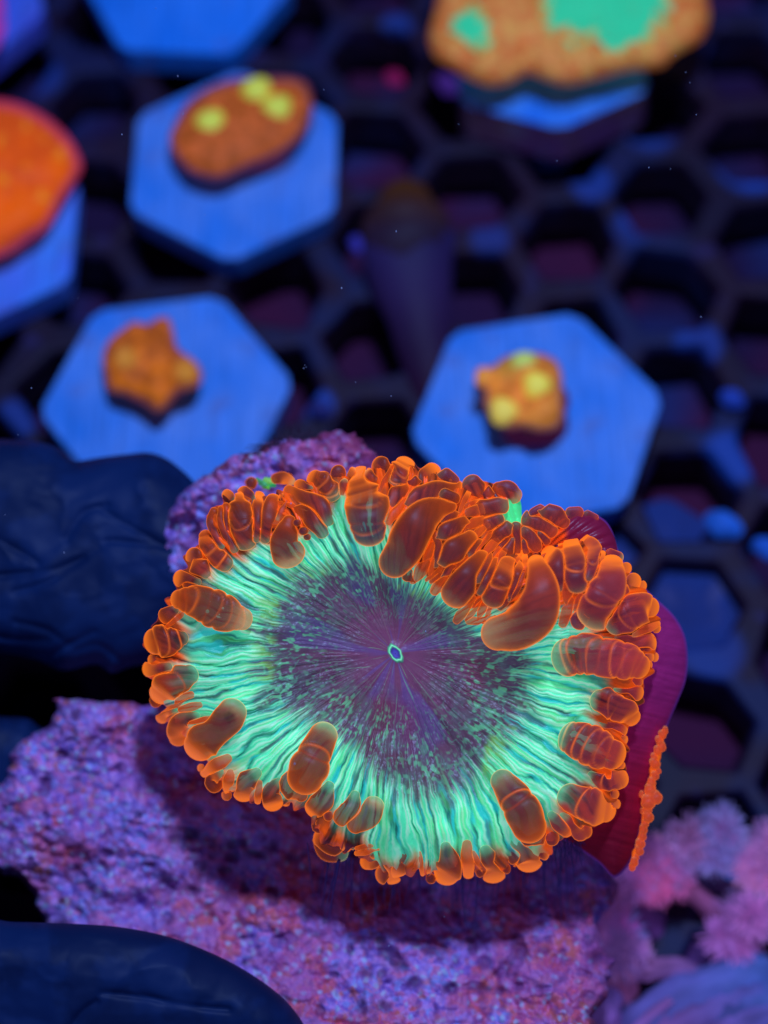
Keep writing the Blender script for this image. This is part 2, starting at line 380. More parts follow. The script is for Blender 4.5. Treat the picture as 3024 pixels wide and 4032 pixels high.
# pedestal of the oval coral
def pedestal(parent, x, y, ztop, zbot, r, col):
    n = 24; V = []
    for i in range(7):
        t = i / 6; z = ztop + (zbot - ztop) * t; c = onz(x, y, ztop); rr = r * (1 - .35 * math.sin(math.pi * min(t * 1.2, 1)))
        for k in range(n):
            b = 2 * math.pi * k / n; q = rr * (1 + .1 * math.sin(3 * b + t * 3)); V.append((c[0] + q * math.cos(b), c[1] + q * math.sin(b), z))
    cc = np.ones((7 * n, 3)) * lin(col)
    return mesh_obj('base', np.array(V), grid_faces(7, n, True), M_frag, parent, cc)
pedestal(o, 955, 470, -18.0, -19.9, 2.4, (110, 50, 90))
# lobed orange one
def col_lobed(X, Y, d):
    c = speckle(X, Y, (168, 88, 32), (205, 112, 34), 45, 9, .4, .62)
    for x, y, r in ((495, 1408, 60), (735, 1458, 65)): c = mixc(c, lin((196, 136, 56)), ss(r, r * .3, np.hypot(X - x, Y - y)))
    return mixc(c, lin((150, 70, 90)), ss(26, 0, d) * .7)
def rel_lobed(X, Y, d):
    h = .5 * fbm(X / 70, Y / 70, 6)
    for x, y, r in ((495, 1400, 70), (735, 1458, 70), (620, 1340, 60), (640, 1520, 80), (650, 1290, 50)): h = h + .8 * np.exp(-((X - x) ** 2 + (Y - y) ** 2) / r ** 2) * (1 - .5 * np.exp(-((X - x) ** 2 + (Y - y) ** 2) / (r * .4) ** 2))
    return h
o = frag_coral('lobed_coral', [(405, 1400), (430, 1340), (490, 1290), (530, 1268), (580, 1275), (625, 1250), (665, 1255), (685, 1310), (700, 1375), (740, 1400), (785, 1440), (795, 1500), (760, 1530), (700, 1545), (670, 1590), (620, 1620), (570, 1590), (500, 1555), (430, 1535), (412, 1470)],
               -18.6, 1.3, 70, col_lobed, rel_lobed, 'lobed orange-brown coral without bright buds on the left plug')
pedestal(o, 600, 1440, -18.4, -19.9, 1.6, (90, 45, 90))
# yellow budded one
def col_budded(X, Y, d):
    c = speckle(X, Y, (190, 118, 50), (214, 140, 66), 40, 15)
    c = mixc(c, lin((225, 150, 62)), ss(90, 30, np.hypot(X - 1915, Y - 1490)))
    c = mixc(c, lin((185, 140, 60)), ss(80, 10, np.hypot(X - 2000, Y - 1440)))
    return mixc(c, lin((120, 60, 110)), ss(24, 0, d) * .8)
def rel_b(X, Y, d):
    h = .4 * fbm(X / 50, Y / 50, 6)
    for x, y, r in ((1915, 1490, 45), (2060, 1430, 60), (2120, 1510, 60), (1985, 1615, 55), (2170, 1600, 60), (2100, 1660, 50)): h = h + .7 * np.exp(-((X - x) ** 2 + (Y - y) ** 2) / r ** 2)
    return h
o = frag_coral('budded_coral', [(1872, 1480), (1880, 1450), (1940, 1440), (1985, 1405), (2060, 1390), (2130, 1392), (2190, 1420), (2215, 1480), (2215, 1560), (2222, 1640), (2190, 1690), (2130, 1700), (2060, 1685), (2000, 1690), (1940, 1655), (1905, 1590), (1905, 1530)],
               -18.4, 1.2, 60, col_budded, rel_b, 'small golden coral with bright yellow buds and a peach knob on the right plug')
bud(o, 2112, 1518, 58, -16.7, ((222, 190, 50), (240, 240, 120))); bud(o, 1982, 1620, 58, -17.0, ((228, 190, 70), (245, 230, 120))); bud(o, 2062, 1430, 50, -16.8, ((170, 170, 80), (180, 225, 130)), .5); bud(o, 1908, 1488, 40, -16.9, ((215, 130, 60), (235, 165, 80)))
pedestal(o, 2110, 1600, -18.2, -19.9, 1.7, (75, 25, 70))
# vivid orange at left edge
def col_or(X, Y, d):
    c = speckle(X, Y, (255, 100, 8), (214, 84, 24), 120, 25, .38, .62); c = mixc(c, lin((255, 140, 40)), ss(.6, .75, fbm(X / 55, Y / 55, 31)))
    return mixc(c, lin((200, 50, 130)), ss(45, 0, d) * .8)
o = frag_coral('orange_coral', [(-420, 700), (-380, 520), (-250, 420), (-60, 395), (60, 405), (170, 455), (250, 520), (300, 590), (322, 660), (290, 720), (240, 800), (190, 890), (110, 950), (30, 1000), (-120, 1040), (-300, 980), (-400, 860)],
               -18.5, 2.2, 240, col_or, lambda X, Y, d: .9 * fbm(X / 90, Y / 90, 5), 'vivid orange encrusting coral cut off by the left edge')
pedestal(o, -90, 640, -18.3, -19.9, 3.4, (150, 40, 110))
# magenta bit at the top left corner
o = frag_coral('magenta_coral', [(-300, -80), (-160, -150), (-60, -120), (-10, -40), (18, 40), (12, 140), (-40, 220), (-160, 260), (-280, 180)], -18.6, 1.4, 120, lambda X, Y, d: speckle(X, Y, (190, 50, 170), (150, 60, 190), 60, 3), lambda X, Y, d: .4 * fbm(X / 60, Y / 60, 5), 'magenta coral sliver at the left edge in the upper corner')
# tan and green one
def col_tan(X, Y, d):
    c = speckle(X, Y, (205, 138, 84), (196, 112, 62), 60, 41, .35, .65); c = mixc(c, lin((205, 160, 92)), ss(.5, .7, fbm(X / 35, Y / 35, 45)))
    n = 110 * (fbm(X / 60, Y / 60, 51) - .5) + 80 * (fbm(X / 20, Y / 20, 57) - .5)
    g = np.maximum(ss(20, -10, np.hypot((X - 1855) / .95, Y - 112) - 68 + n), ss(25, -12, np.hypot((X - 2400) / 1.45, (Y - 10)) - 160 + n * 1.3))
    c = mixc(c, lin((150, 200, 60)), np.clip(g * 2, 0, 1) * .6); c = mixc(c, lin((52, 215, 175)), ss(.45, .9, g))
    c = mixc(c, lin((120, 95, 80)), ss(.66, .78, fbm(X / 22, Y / 22, 61)) * .55)
    return mixc(c, lin((170, 85, 40)), ss(40, 0, d) * .6)
o = frag_coral('tan_coral', [(1690, 150), (1710, 60), (1750, -60), (1900, -180), (2200, -240), (2550, -220), (2720, -120), (2785, 0), (2790, 90), (2755, 160), (2660, 215), (2600, 265), (2480, 275), (2350, 310), (2230, 335), (2140, 310), (2075, 290), (2010, 325), (1930, 338), (1850, 310), (1780, 265), (1715, 225)],
               -17.6, 2.2, 130, col_tan, lambda X, Y, d: .9 * fbm(X / 80, Y / 80, 5) + .25 * fbm(X / 20, Y / 20, 15) - .6 * np.exp(-((X - 2080) / 40) ** 2) * ss(0, 300, Y), 'large tan coral with turquoise patches overhanging its plug at the top edge')
pedestal(o, 2230, 40, -17.4, -19.0, 3.0, (60, 30, 60))

# ---------------------------------------------------------------- lofted tubes
def tube(name, pts, mat, col0, col1, parent=None, n=12, sub=5, noise=.0, cap=True, aspect=1.0, seed=0):
    """pts: (x, y, h, r) in coral units/100 for x y r; round tapered limb"""
    q = smooth_poly([(p[0], p[1], p[2] * 100, p[3]) for p in pts], sub, closed=False)
    c = P(q[:, 0], q[:, 1], q[:, 2] / 100); rr = q[:, 3] / 100 * (D - q[:, 2] / 100) / D
    V = []; cc = []; m = len(q)
    T = np.gradient(c, axis=0); T /= np.linalg.norm(T, axis=1)[:, None] + 1e-9
    rings = [(0, -.9, .3), (0, -.6, .75)] + [(i, 0, 1) for i in range(m)] + [(m - 1, .6, .75), (m - 1, .9, .3)] if cap else [(i, 0, 1) for i in range(m)]
    for i, off, sr in rings:
        a = np.cross(T[i], -DIR); a /= np.linalg.norm(a) + 1e-9; b = np.cross(a, T[i])
        for k in range(n):
            th = 2 * math.pi * k / n; r = rr[i] * sr * (1 + noise * (float(vn(np.array(k * .9 + seed), np.array(i * .6), 3)) - .5))
            V.append(c[i] + T[i] * rr[i] * off + a * r * math.cos(th) + b * r * math.sin(th) * aspect)
            t = i / max(m - 1, 1); cc.append((lin(col0) * (1 - t) + lin(col1) * t) * (.62 + .76 * float(vn(np.array(k * .55 + seed), np.array(i * .22 + seed), 6))))
    F = [tuple(int(v) for v in f) for f in grid_faces(len(rings), n, True)]
    F += [tuple(range(n))[::-1], tuple(range((len(rings) - 1) * n, len(rings) * n))]
    return mesh_obj(name, np.array(V), F, mat, parent, np.array(cc))

# dim things lying on the rack
def chip(x, y, r, col, label, z=-21.4):
    h = float(h_of_z(x, y, z)); o = tube('rubble_chip', [(x - r * .5, y - r * .2, h, r * .55), (x, y, h + .2, r * .7), (x + r * .5, y + r * .3, h, r * .5)], M_frag, col, col, n=10, sub=3, noise=.5, seed=x)
    tag(o, label, 'rubble chip', 'rubble chips lying on the rack')
chip(2850, 2065, 78, (30, 90, 225), 'pale blue rubble chip right of the big coral, the brightest on the rack')
chip(3020, 2160, 60, (24, 78, 205), 'blue rubble chip cut off by the right edge')
chip(2885, 1570, 52, (30, 62, 190), 'small blue rubble chip right of the upper right plug')
chip(1555, 308, 42, (120, 20, 90), 'small magenta rubble chip left of the large tan coral')
chip(1425, 965, 52, (48, 50, 175), 'violet rubble chip right of the brown oval coral plug')
chip(1265, 1610, 48, (30, 38, 120), 'dim blue rubble chip between the two middle plugs')
chip(1770, 330, 60, (80, 50, 170), 'violet rubble chip tucked beneath the tan coral')
hh = lambda x, y, z: float(h_of_z(x, y, z))
o = empty('fallen_plug', tuple(onz(1620, 1100, -20))); tag(o, 'dim violet cone-shaped plug lying on its side with an olive-brown top', 'frag plug')
keep(tube('stem', [(1700, 1540, hh(1700, 1540, -22), 70), (1670, 1350, hh(1670, 1350, -21.5), 115), (1625, 1120, hh(1625, 1120, -21), 165), (1600, 960, hh(1600, 960, -20.6), 190)], M_frag, (30, 12, 48), (28, 26, 86), n=16, noise=.2, aspect=.6), o)
keep(tube('head', [(1602, 930, hh(1602, 930, -20.2), 175), (1600, 860, hh(1600, 860, -20), 165), (1598, 800, hh(1598, 800, -20), 120)], M_frag, (30, 22, 52), (52, 32, 20), n=16, noise=.25, aspect=.6), o)

# ================================================================= ROCK
ROCK = smooth_poly([(650, 2250), (637, 2160), (668, 2020), (755, 1905), (880, 1825), (1000, 1768), (1100, 1730), (1200, 1722), (1300, 1690), (1380, 1700), (1460, 1760), (1520, 1830), (1750, 1950), (2050, 2230), (2250, 2500), (2380, 2900), (2400, 3200), (2385, 3500), (2350, 3680), (2410, 3820), (2370, 3940), (2420, 4250),
                    (2300, 4700), (1200, 4700), (400, 4200), (300, 3800), (180, 3655), (125, 3520), (60, 3460), (-10, 3430), (-70, 3330), (-60, 3180), (20, 3060), (60, 2930), (120, 2905), (200, 2850), (215, 2760), (300, 2745), (400, 2762), (600, 2772), (730, 2740), (760, 2600), (720, 2420), (690, 2320)], 5)
_j = rng.normal(0, 1, ROCK.shape); _k = np.stack([vn(ROCK[:, 1] / 70, ROCK[:, 0] / 70, 3), vn(ROCK[:, 1] / 70, ROCK[:, 0] / 70, 9)], -1) - .5
ROCK = ROCK + 5 * _j + _k * (24 + 90 * (ROCK[:, :1] > 2250))
def rock_h(X, Y):
    h = -7.6 + 4.2 * ss(3350, 4300, Y) * ss(-200, 1500, X + Y * .2) + 1.6 * ss(2450, 1700, Y)
    return h + .7 * (fbm(X / 330, Y / 330, 77) - .5) * 2
def rock_rel(X, Y, d):
    f1, f2, _ = worley(X / 46, Y / 38, 5); g1, g2, _ = worley(X / 26 + 3, Y / 26, 8)
    pl = ss(.46, .6, fbm(X / 130, Y / 110, 140, 3)); e1, e2, _ = worley(X / 150, Y / 120, 150)
    return (.10 + .14 * (1 - pl)) * (1 - np.clip(f1, 0, 1) ** 2) + .25 * pl - .2 * ss(.30, .05, e1) * ss(.62, .72, vn(X / 240, Y / 240, 6)) + .10 * (1 - np.clip(g1, 0, 1) ** 2) + 1.0 * (fbm(X / 190, Y / 190, 12, 4) - .5) * 2 - .15 * ss(.78, .92, vn(X / 60, Y / 48, 33)) + .08 * (fbm(X / 9, Y / 9, 90, 2) - .5)
def rock_col(X, Y, d):
    wx = X + 18 * (vn(X / 30, Y / 30, 1) - .5); wy = Y + 18 * (vn(X / 30, Y / 30, 2) - .5)
    _, _, r1 = worley(wx / 46, wy / 38, 5); g1, g2, r2 = worley(wx / 26 + 3, wy / 26, 8); _, _, r3 = worley(wx / 95, wy / 80, 15)
    big = fbm(X / 240, Y / 240, 61, 3)
    red = ss(.44, .66, big + .12 * ss(3700, 4032, Y) + .08 * ss(500, 0, X) + .16 * np.exp(-((X - 950) / 260) ** 2 - ((Y - 3560) / 170) ** 2) + .15 * ss(1900, 2300, X) * ss(3700, 3900, Y) - .14 * np.exp(-((X - 1500) / 420) ** 2 - ((Y - 3750) / 140) ** 2) + .1 * ss(2500, 1900, Y))
    pal_b = [lin(c) for c in ((96, 84, 215), (118, 108, 240), (140, 124, 250), (104, 128, 255), (140, 98, 215), (152, 104, 205))]
    pal_r = [lin(c) for c in ((146, 66, 120), (164, 78, 108), (134, 66, 140), (170, 96, 148), (140, 96, 176), (150, 78, 86))]
    def pick(pal, r):
        i = np.clip((r * len(pal)).astype(int), 0, len(pal) - 1); return np.array(pal)[i]
    m = .55 * r1 + .45 * r2; m = (m * 3.1) % 1
    cb = pick(pal_b, m); cr = pick(pal_r, (m * 1.7 + r3) % 1)
    sel = ss(-.2, .22, red - (.52 + .5 * r2 * .7 + .3 * (r1 - .5)))
    c = mixc(cb, cr, sel)
    c = mixc(c, lin((150, 88, 26)), ss(.62, .74, fbm(X / 45, Y / 45, 71)) * ss(.3, .7, big + .25 * (X < 400) + .2 * (Y > 3850)) * .8)
    c = mixc(c, lin((128, 172, 255)), (r2 > .84) * ss(.55, .2, g1) * .85)       # pale grains
    c = mixc(c, lin((160, 120, 240)), ss(.63, .72, fbm(X / 20, Y / 20, 81)) * .5)
    c = mixc(c, lin((48, 28, 90)), ss(.76, .9, vn(X / 60, Y / 48, 33)) * .7)
    dark = fbm(X / 26, Y / 34, 97, 3); c = mixc(c, lin((70, 36, 110)), ss(.56, .72, dark) * .5)
    pl = ss(.46, .6, fbm(X / 130, Y / 110, 140, 3)); e1, e2, er = worley(X / 150, Y / 120, 150)
    c = mixc(c, np.array([lin((120, 92, 214)), lin((108, 112, 242)), lin((150, 86, 170)), lin((98, 70, 180))])[(er * 3.99).astype(int)], pl * .45)
    c = mixc(c, lin((44, 24, 84)), ss(.30, .05, e1 + .15 * (fbm(X / 20, Y / 20, 7) - .5)) * ss(.62, .72, vn(X / 240, Y / 240, 6)) * .75)
    # brown turf on the upper rim of the rock
    c = mixc(c, lin((92, 26, 44)), ss(95, 25, d) * ss(1990, 1800, Y) * ss(.35, .55, fbm(X / 40, Y / 30, 99)) * .9)
    c = mixc(c, c * .82 + lin((150, 90, 235)) * .18, ss(.3, .6, big))
    return c * (0.88 + .3 * fbm(X / 9, Y / 9, 101, 2))[..., None]
rock = inflate('live_rock', ROCK, 5.2, rock_h, 1.1, 110, M_rock, rock_col, rock_rel, Tb=5)
tag(rock, 'rough violet and red encrusted rock that the big coral grows on', 'rock')
# turf algae on the rock's upper edge
def threads(name, roots, mat, parent=None, seed=1):
    """short fine filaments; roots: (x, y, h, dx, dy, dh, r)"""
    V = []; F = []
    for (x, y, h, dx, dy, dh, r) in roots:
        b = len(V); m = 5
        for i in range(m):
            t = i / (m - 1); bend = 18 * math.sin(3 * t + x) * t
            c = P(x + dx * t + bend * .3, y + dy * t + bend * .4, h + dh * t); q = r / 100 * (1 - .6 * t)
            for k in range(3):
                a = 2.094 * k; V.append(c + RIGHT * q * math.cos(a) + UP * q * math.sin(a))
        for i in range(m - 1):
            for k in range(3): F.append((b + i * 3 + k, b + i * 3 + (k + 1) % 3, b + i * 3 + 3 + (k + 1) % 3, b + i * 3 + 3 + k))
    return mesh_obj(name, np.array(V), F, mat, parent)
roots = []
for x0, x1, y0, y1, n, L_, u in ((1060, 1230, 1760, 1715, 120, 42, -1), (1230, 1480, 1712, 1760, 110, 26, -1), (790, 1040, 1890, 1760, 60, 16, -.6), (1090, 1180, 1740, 1700, 60, 60, -.8)):
    for i in range(n):
        t = random.random(); x = x0 + (x1 - x0) * t; y = y0 + (y1 - y0) * t + random.uniform(-6, 30)
        a = random.uniform(-2.7, -.4) ; l = L_ * random.uniform(.3, 1)
        roots.append((x, y, -5.6 + random.uniform(-.6, .4), l * math.cos(a) - 14, l * math.sin(a), random.uniform(-.2, .5), random.uniform(1.2, 2.6)))
for i in range(40):
    roots.append((1130 - 10 * random.random(), 1765 - 14 * random.random(), -5.3, -random.uniform(40, 170), random.uniform(-10, 34), random.uniform(-.2, .2), 2.0))
tag(threads('turf_algae', roots, mat_target('turf_algae', col=(46, 40, 84), rough=.8), None), kind='stuff')

# ================================================================= BIG CORAL
MX, MY = 1557, 2572
OUT = [(1500, 1830), (1600, 1825), (1700, 1862), (1800, 1905), (1880, 1960), (1935, 2060), (1985, 2150), (2060, 2185), (2130, 2185), (2210, 2145), (2290, 2130), (2390, 2200), (2470, 2275), (2545, 2345), (2575, 2410), (2575, 2500), (2560, 2620), (2535, 2700), (2500, 2810), (2455, 2900), (2455, 3040),
       (2400, 3160), (2320, 3255), (2235, 3290), (2170, 3330), (2130, 3385), (2050, 3410), (1985, 3405), (1925, 3430), (1850, 3415), (1760, 3435), (1700, 3430), (1600, 3440), (1490, 3405), (1390, 3350), (1275, 3320), (1240, 3260), (1220, 3190), (1130, 3165), (1040, 3165), (940, 3120), (850, 3065), (805, 2990), (745, 2910),
       (680, 2840), (640, 2750), (605, 2690), (590, 2610), (585, 2530), (630, 2430), (690, 2340), (710, 2260), (750, 2180), (810, 2110), (835, 2010), (890, 1960), (960, 1945), (1030, 1965), (1140, 1935), (1230, 1875), (1330, 1865), (1420, 1865)]
INN = [(1300, 2225), (1200, 2255), (1100, 2320), (1020, 2420), (1000, 2560), (1010, 2670), (1060, 2770), (1160, 2830), (1290, 2880), (1400, 2960), (1480, 3060), (1550, 3120), (1650, 3150), (1780, 3140), (1880, 3070), (1940, 2990), (2010, 2890), (2060, 2800), (2085, 2700), (2110, 2610), (2040, 2540), (1890, 2500), (1790, 2420), (1650, 2320), (1550, 2270), (1480, 2220), (1400, 2190)]
ORG = [(1330, 1960), (1250, 2080), (1130, 2135), (950, 2190), (850, 2240), (790, 2320), (750, 2400), (720, 2500), (720, 2600), (700, 2690), (700, 2790), (740, 2880), (830, 3000), (900, 3060), (1020, 3105), (1200, 3140), (1300, 3210), (1400, 3300), (1500, 3375), (1650, 3390), (1800, 3390), (1950, 3370), (2080, 3330), (2180, 3240), (2260, 3120), (2300, 3000), (2310, 2880), (2330, 2760), (2390, 2680), (2380, 2560), (2290, 2470), (2200, 2400), (2060, 2400), (1850, 2400), (1700, 2300), (1600, 2200), (1530, 2000), (1450, 1960)]
def polar(poly):
    a = np.array(poly, float); th = np.arctan2(-(a[:, 1] - MY), a[:, 0] - MX) % (2 * np.pi); r = np.hypot(a[:, 0] - MX, a[:, 1] - MY)
    i = np.argsort(th); th, r = th[i], r[i]
    return lambda t: np.interp(t % (2 * np.pi), np.r_[th[-1] - 2 * np.pi, th, th[0] + 2 * np.pi], np.r_[r[-1], r, r[0]])
fR, fI, fO = polar(OUT), polar(INN), polar(ORG)
FOLD = np.array([(1480, 2090), (1600, 2080), (1720, 2170), (1820, 2270), (1930, 2340), (2080, 2350), (2210, 2280), (2330, 2250)], float)
def segdist(X, Y, pl):
    d = np.full(np.shape(X), 1e9)
    for (ax, ay), (bx, by) in zip(pl[:-1], pl[1:]):
        ex, ey = bx - ax, by - ay; t = np.clip(((X - ax) * ex + (Y - ay) * ey) / (ex * ex + ey * ey), 0, 1)
        d = np.minimum(d, np.hypot(X - ax - t * ex, Y - ay - t * ey))
    return d
def surf(X, Y):
    """height of the oral disc without its fine folds"""
    X = np.asarray(X, float); Y = np.asarray(Y, float)
    th = np.arctan2(-(Y - MY), X - MX); r = np.hypot(X - MX, Y - MY); rho = r / fR(th)
    h = -.55 + .9 * ss(.3, .8, rho) - .5 * ss(.8, 1.0, rho) - 2.6 * ss(.96, 1.12, rho)
    h = h + .35 * (fbm(X / 230, Y / 230, 201, 2) - .5) * 2 * ss(.05, .4, rho)
    h = h + .22 * np.sin(3 * th + 1) * rho + .18 * np.sin(7 * th) * rho
    h = h + 1.5 * np.exp(-(segdist(X, Y, FOLD) / 190) ** 2)
    return h
def build_disc(root):
    nt, nr = 1500, 300
    th = np.linspace(0, 2 * np.pi, nt, endpoint=False)[None, :]; q = np.linspace(0, 1, nr)[:, None] ** .85
    q = q * 1.0
    R = fR(th) * (1 + .012 * np.sin(th * 61) + .01 * np.sin(th * 97 + 2)); I = fI(th); O = np.minimum(fO(th), R * .985); O = np.maximum(O, I + 40)
    I = np.minimum(I * (1 + .05 * (vn(th * 30, th * 0, 4) - .5) + .1 * (vn(th * 90, th * 0 + .5, 5) - .5)), R * .95)
    rr = 24 + (R - 24) * q
    X = MX + rr * np.cos(th); Y = MY - rr * np.sin(th)
    # swirl of the folds
    wth = th + .10 * (fbm(X / 260, Y / 260, 5, 3) - .5) * 2 * ss(.2, .9, rr / R) + .010 * (fbm(X / 40, Y / 40, 7, 3) - .5) * 2
    a1 = rr / I                       # <1 in the centre
    a2 = (rr - I) / (O - I)           # 0..1 in the green zone
    cen = 1 - ss(.84, 1.14, a1 + .16 * (vn(wth * 130, rr / 70, 79) - .5) + .10 * (vn(wth * 60, rr / 80, 71) - .5) + .06 * (fbm(X / 22, Y / 22, 6) - .5))
    org = ss(.84, 1.2, a2 + .3 * (vn(wth * 26, rr * 0, 17) - .5) + .12 * (fbm(X / 30, Y / 30, 3) - .5))
    # folds: rounded ridges with sharp furrows, splitting outwards
    ph = wth * 40 + 3.4 * vn(wth * 9, rr / 300, 31) + 1.8 * vn(wth * 24, rr / 160, 32)
    rid = np.abs(np.sin(ph)) ** .8
    rid2 = np.abs(np.sin(wth * 118 + 3 * vn(wth * 30, rr / 160, 33))) ** .7
    fib = vn(wth * 125, rr / 46, 41) * .6 + vn(wth * 250, rr / 26, 42) * .4
    amp = (1 - cen) * ss(1.0, .9, rr / R * .9)
    h = surf(X, Y) + amp * (.17 * (rid - .6) + .08 * (rid2 - .5) + .05 * (fib - .5))
    spoke = vn(wth * 16, rr / 600, 51); fine = vn(wth * 46, rr / 120, 52)
    h = h + cen * ss(.05, .4, a1) * (.05 * (np.abs(np.sin(wth * 22 + 5 * vn(wth * 6, rr / 300, 8))) - .6) * ss(.1, .5, a1) + .12 * (fine - .5) * ss(.1, .6, a1) + .05 * (fbm(X / 12, Y / 12, 9, 2) - .5))
    h = h + .10 * ss(60, 15, rr)      # the lip round the mouth
    # colours -------------------------------------------------
    pur = mixc(lin((106, 62, 112)) * np.ones(X.shape + (3,)), lin((78, 42, 84)), ss(10, 300, rr) * ss(.3, .75, spoke * .45 + fine * .3 + .25 * vn(X / 30, Y / 30, 77)))
    pur = mixc(pur, lin((84, 72, 165)), ss(.66, .85, vn(wth * 5 + 3, rr / 300, 58)) * .5)
    pur = mixc(pur, lin((112, 36, 76)), ss(.4, .75, vn(X / 190, Y / 190, 59) + .25 * ss(2500, 3000, Y)) * .55)
    pur = mixc(pur, lin((40, 82, 100)), ss(.2, .9, a1) * .38)
    fle = vn(wth * 48 , rr / 26, 63) * .5 + vn(X / 13, Y / 13, 64) * .35 + .15 * vn(wth * 200, rr / 14, 66)
    k = ss(40, 330, rr) * ss(.57 , .70, fle + .09 * ss(.3, 1, a1) - .05) * (.25 + .75 * ss(.15, .75, a1)) * (.45 + .55 * ss(.35, .6, vn(X / 120, Y / 120, 65)))
    pur = mixc(pur, lin((92, 196, 160)), k * .72)
    vx = X + 26 * (fbm(X / 34, Y / 34, 120, 3) - .5) * 2; vy = Y + 26 * (fbm(X / 34, Y / 34, 121, 3) - .5) * 2; vt = np.arctan2(-(vy - MY), vx - MX); vr = np.hypot(vx - MX, vy - MY)
    vein = 1 - np.abs(2 * vn(vt * 26 + 90, vr / 90, 122) - 1); pur = mixc(pur, lin((78, 150, 142)), ss(.86, .97, vein) * ss(.2, .7, a1) * .55)
    pur = mixc(pur, lin((84, 104, 128)), ss(.4, .75, fbm(X / 60, Y / 60, 123)) * ss(.1, .6, a1) * .45)
    ray = ss(.985, 1.0, np.abs(np.sin(wth * 14 + 6 * vn(wth * 4, rr / 300, 68)))) * ss(.75, .1, a1) * ss(30, 60, rr) * ss(.3, .6, vn(wth * 9, rr / 120, 67))
    pur = mixc(pur, lin((100, 200, 170)), ray * .35)
    pur = mixc(pur, lin((120, 190, 60)), ss(.8, .98, a1) * ss(.5, .7, vn(wth * 28, rr / 60, 69)) * ss(.45, .6, vn(X / 200, Y / 200, 70)) * .75)
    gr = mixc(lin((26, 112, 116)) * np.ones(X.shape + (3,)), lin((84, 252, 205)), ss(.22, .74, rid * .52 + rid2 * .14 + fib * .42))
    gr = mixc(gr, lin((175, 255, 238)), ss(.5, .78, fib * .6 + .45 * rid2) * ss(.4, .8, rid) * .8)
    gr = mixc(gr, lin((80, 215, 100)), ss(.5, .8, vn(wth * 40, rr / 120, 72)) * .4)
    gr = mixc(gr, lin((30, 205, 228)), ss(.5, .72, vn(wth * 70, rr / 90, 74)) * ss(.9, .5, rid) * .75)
    gr = mixc(gr, lin((70, 92, 110)), ss(.5, .8, vn(wth * 24, rr / 70, 76)) * ss(.8, .35, rid) * .7)  # grey-purple shading of the furrows, put into the colour
    gr = mixc(gr, lin((62, 160, 140)), ss(.35, 1.0, a2) * .5 * ss(.3, .7, vn(wth * 34, rr / 150, 75)))
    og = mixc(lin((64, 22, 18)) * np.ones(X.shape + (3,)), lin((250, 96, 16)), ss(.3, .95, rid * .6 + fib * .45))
    og = mixc(og, lin((126, 62, 34)), ss(.5, .75, vn(wth * 22, rr / 90, 73)) * .7)
    gr = gr * (.72 + .5 * fbm(X / 110, Y / 110, 210, 2))[..., None]
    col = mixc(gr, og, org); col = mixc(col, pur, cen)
    # between the crowded bladders of the fold the tissue is orange-brown
    col = mixc(col, og, ss(150, 90, segdist(X, Y, FOLD[1:] + np.array([40, -60]))) * .9)
    col = mixc(col, lin((110, 235, 170)), ss(26, 16, rr) * .9)
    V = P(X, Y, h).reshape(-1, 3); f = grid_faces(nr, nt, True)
    # rolled edge and underside
    e = []; ec = []
    edge = h[-1]; Re = rr[-1]; tt = th[0]
    for s_, dh in ((1.004, -.35), (.995, -.75), (.95, -1.1), (.85, -1.3), (.6, -1.6), (.35, -2.6)):
        rj = Re * s_; e.append(P(MX + rj * np.cos(tt), MY - rj * np.sin(tt), edge * (1 if s_ > .9 else .5) + dh - (0 if s_ > .9 else .6))); ec.append(np.ones((nt, 3)) * (lin((200, 70, 20)) if s_ > .98 else lin((80, 16, 60))))
    base = len(V); V = np.vstack([V] + e); cc = np.vstack([col.reshape(-1, 3)] + ec)
    g = grid_faces(len(e) + 1, nt, True) + (base - nt)
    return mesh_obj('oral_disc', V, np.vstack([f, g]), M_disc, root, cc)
coral = empty('bladder_coral', (0, 0, 0))
tag(coral, 'big coral polyp with orange bladders round a glowing green ring and purple centre', 'coral')
disc = build_disc(coral)
# mouth: green lip round a violet-blue slit
def build_mouth():
    n = 40; rings = [(42, .03), (35, .12), (29, .2), (24, .14), (20, -.05), (11, -.22), (2, -.3)]
    V = []; cc = []
    for (r, dh), c in zip(rings, ((84, 80, 124), (70, 160, 140), (130, 255, 205), (70, 150, 170), (70, 62, 160), (88, 84, 215), (96, 104, 235))):
        for k in range(n):
            a = 2 * math.pi * k / n; q = r * (1 + .05 * math.sin(5 * a) + .03 * math.sin(9 * a + 1)) ; q *= .84; ex, ey = q * 1.3 * math.cos(a), q * .78 * math.sin(a)
            ca, sa = math.cos(-.95), math.sin(-.95)
            V.append(P(MX + ex * ca - ey * sa, MY - (ex * sa + ey * ca), -.55 + dh)); cc.append(lin(c))
    return mesh_obj('mouth', np.array(V), grid_faces(len(rings), n, True), M_disc, disc, np.array(cc))
build_mouth()

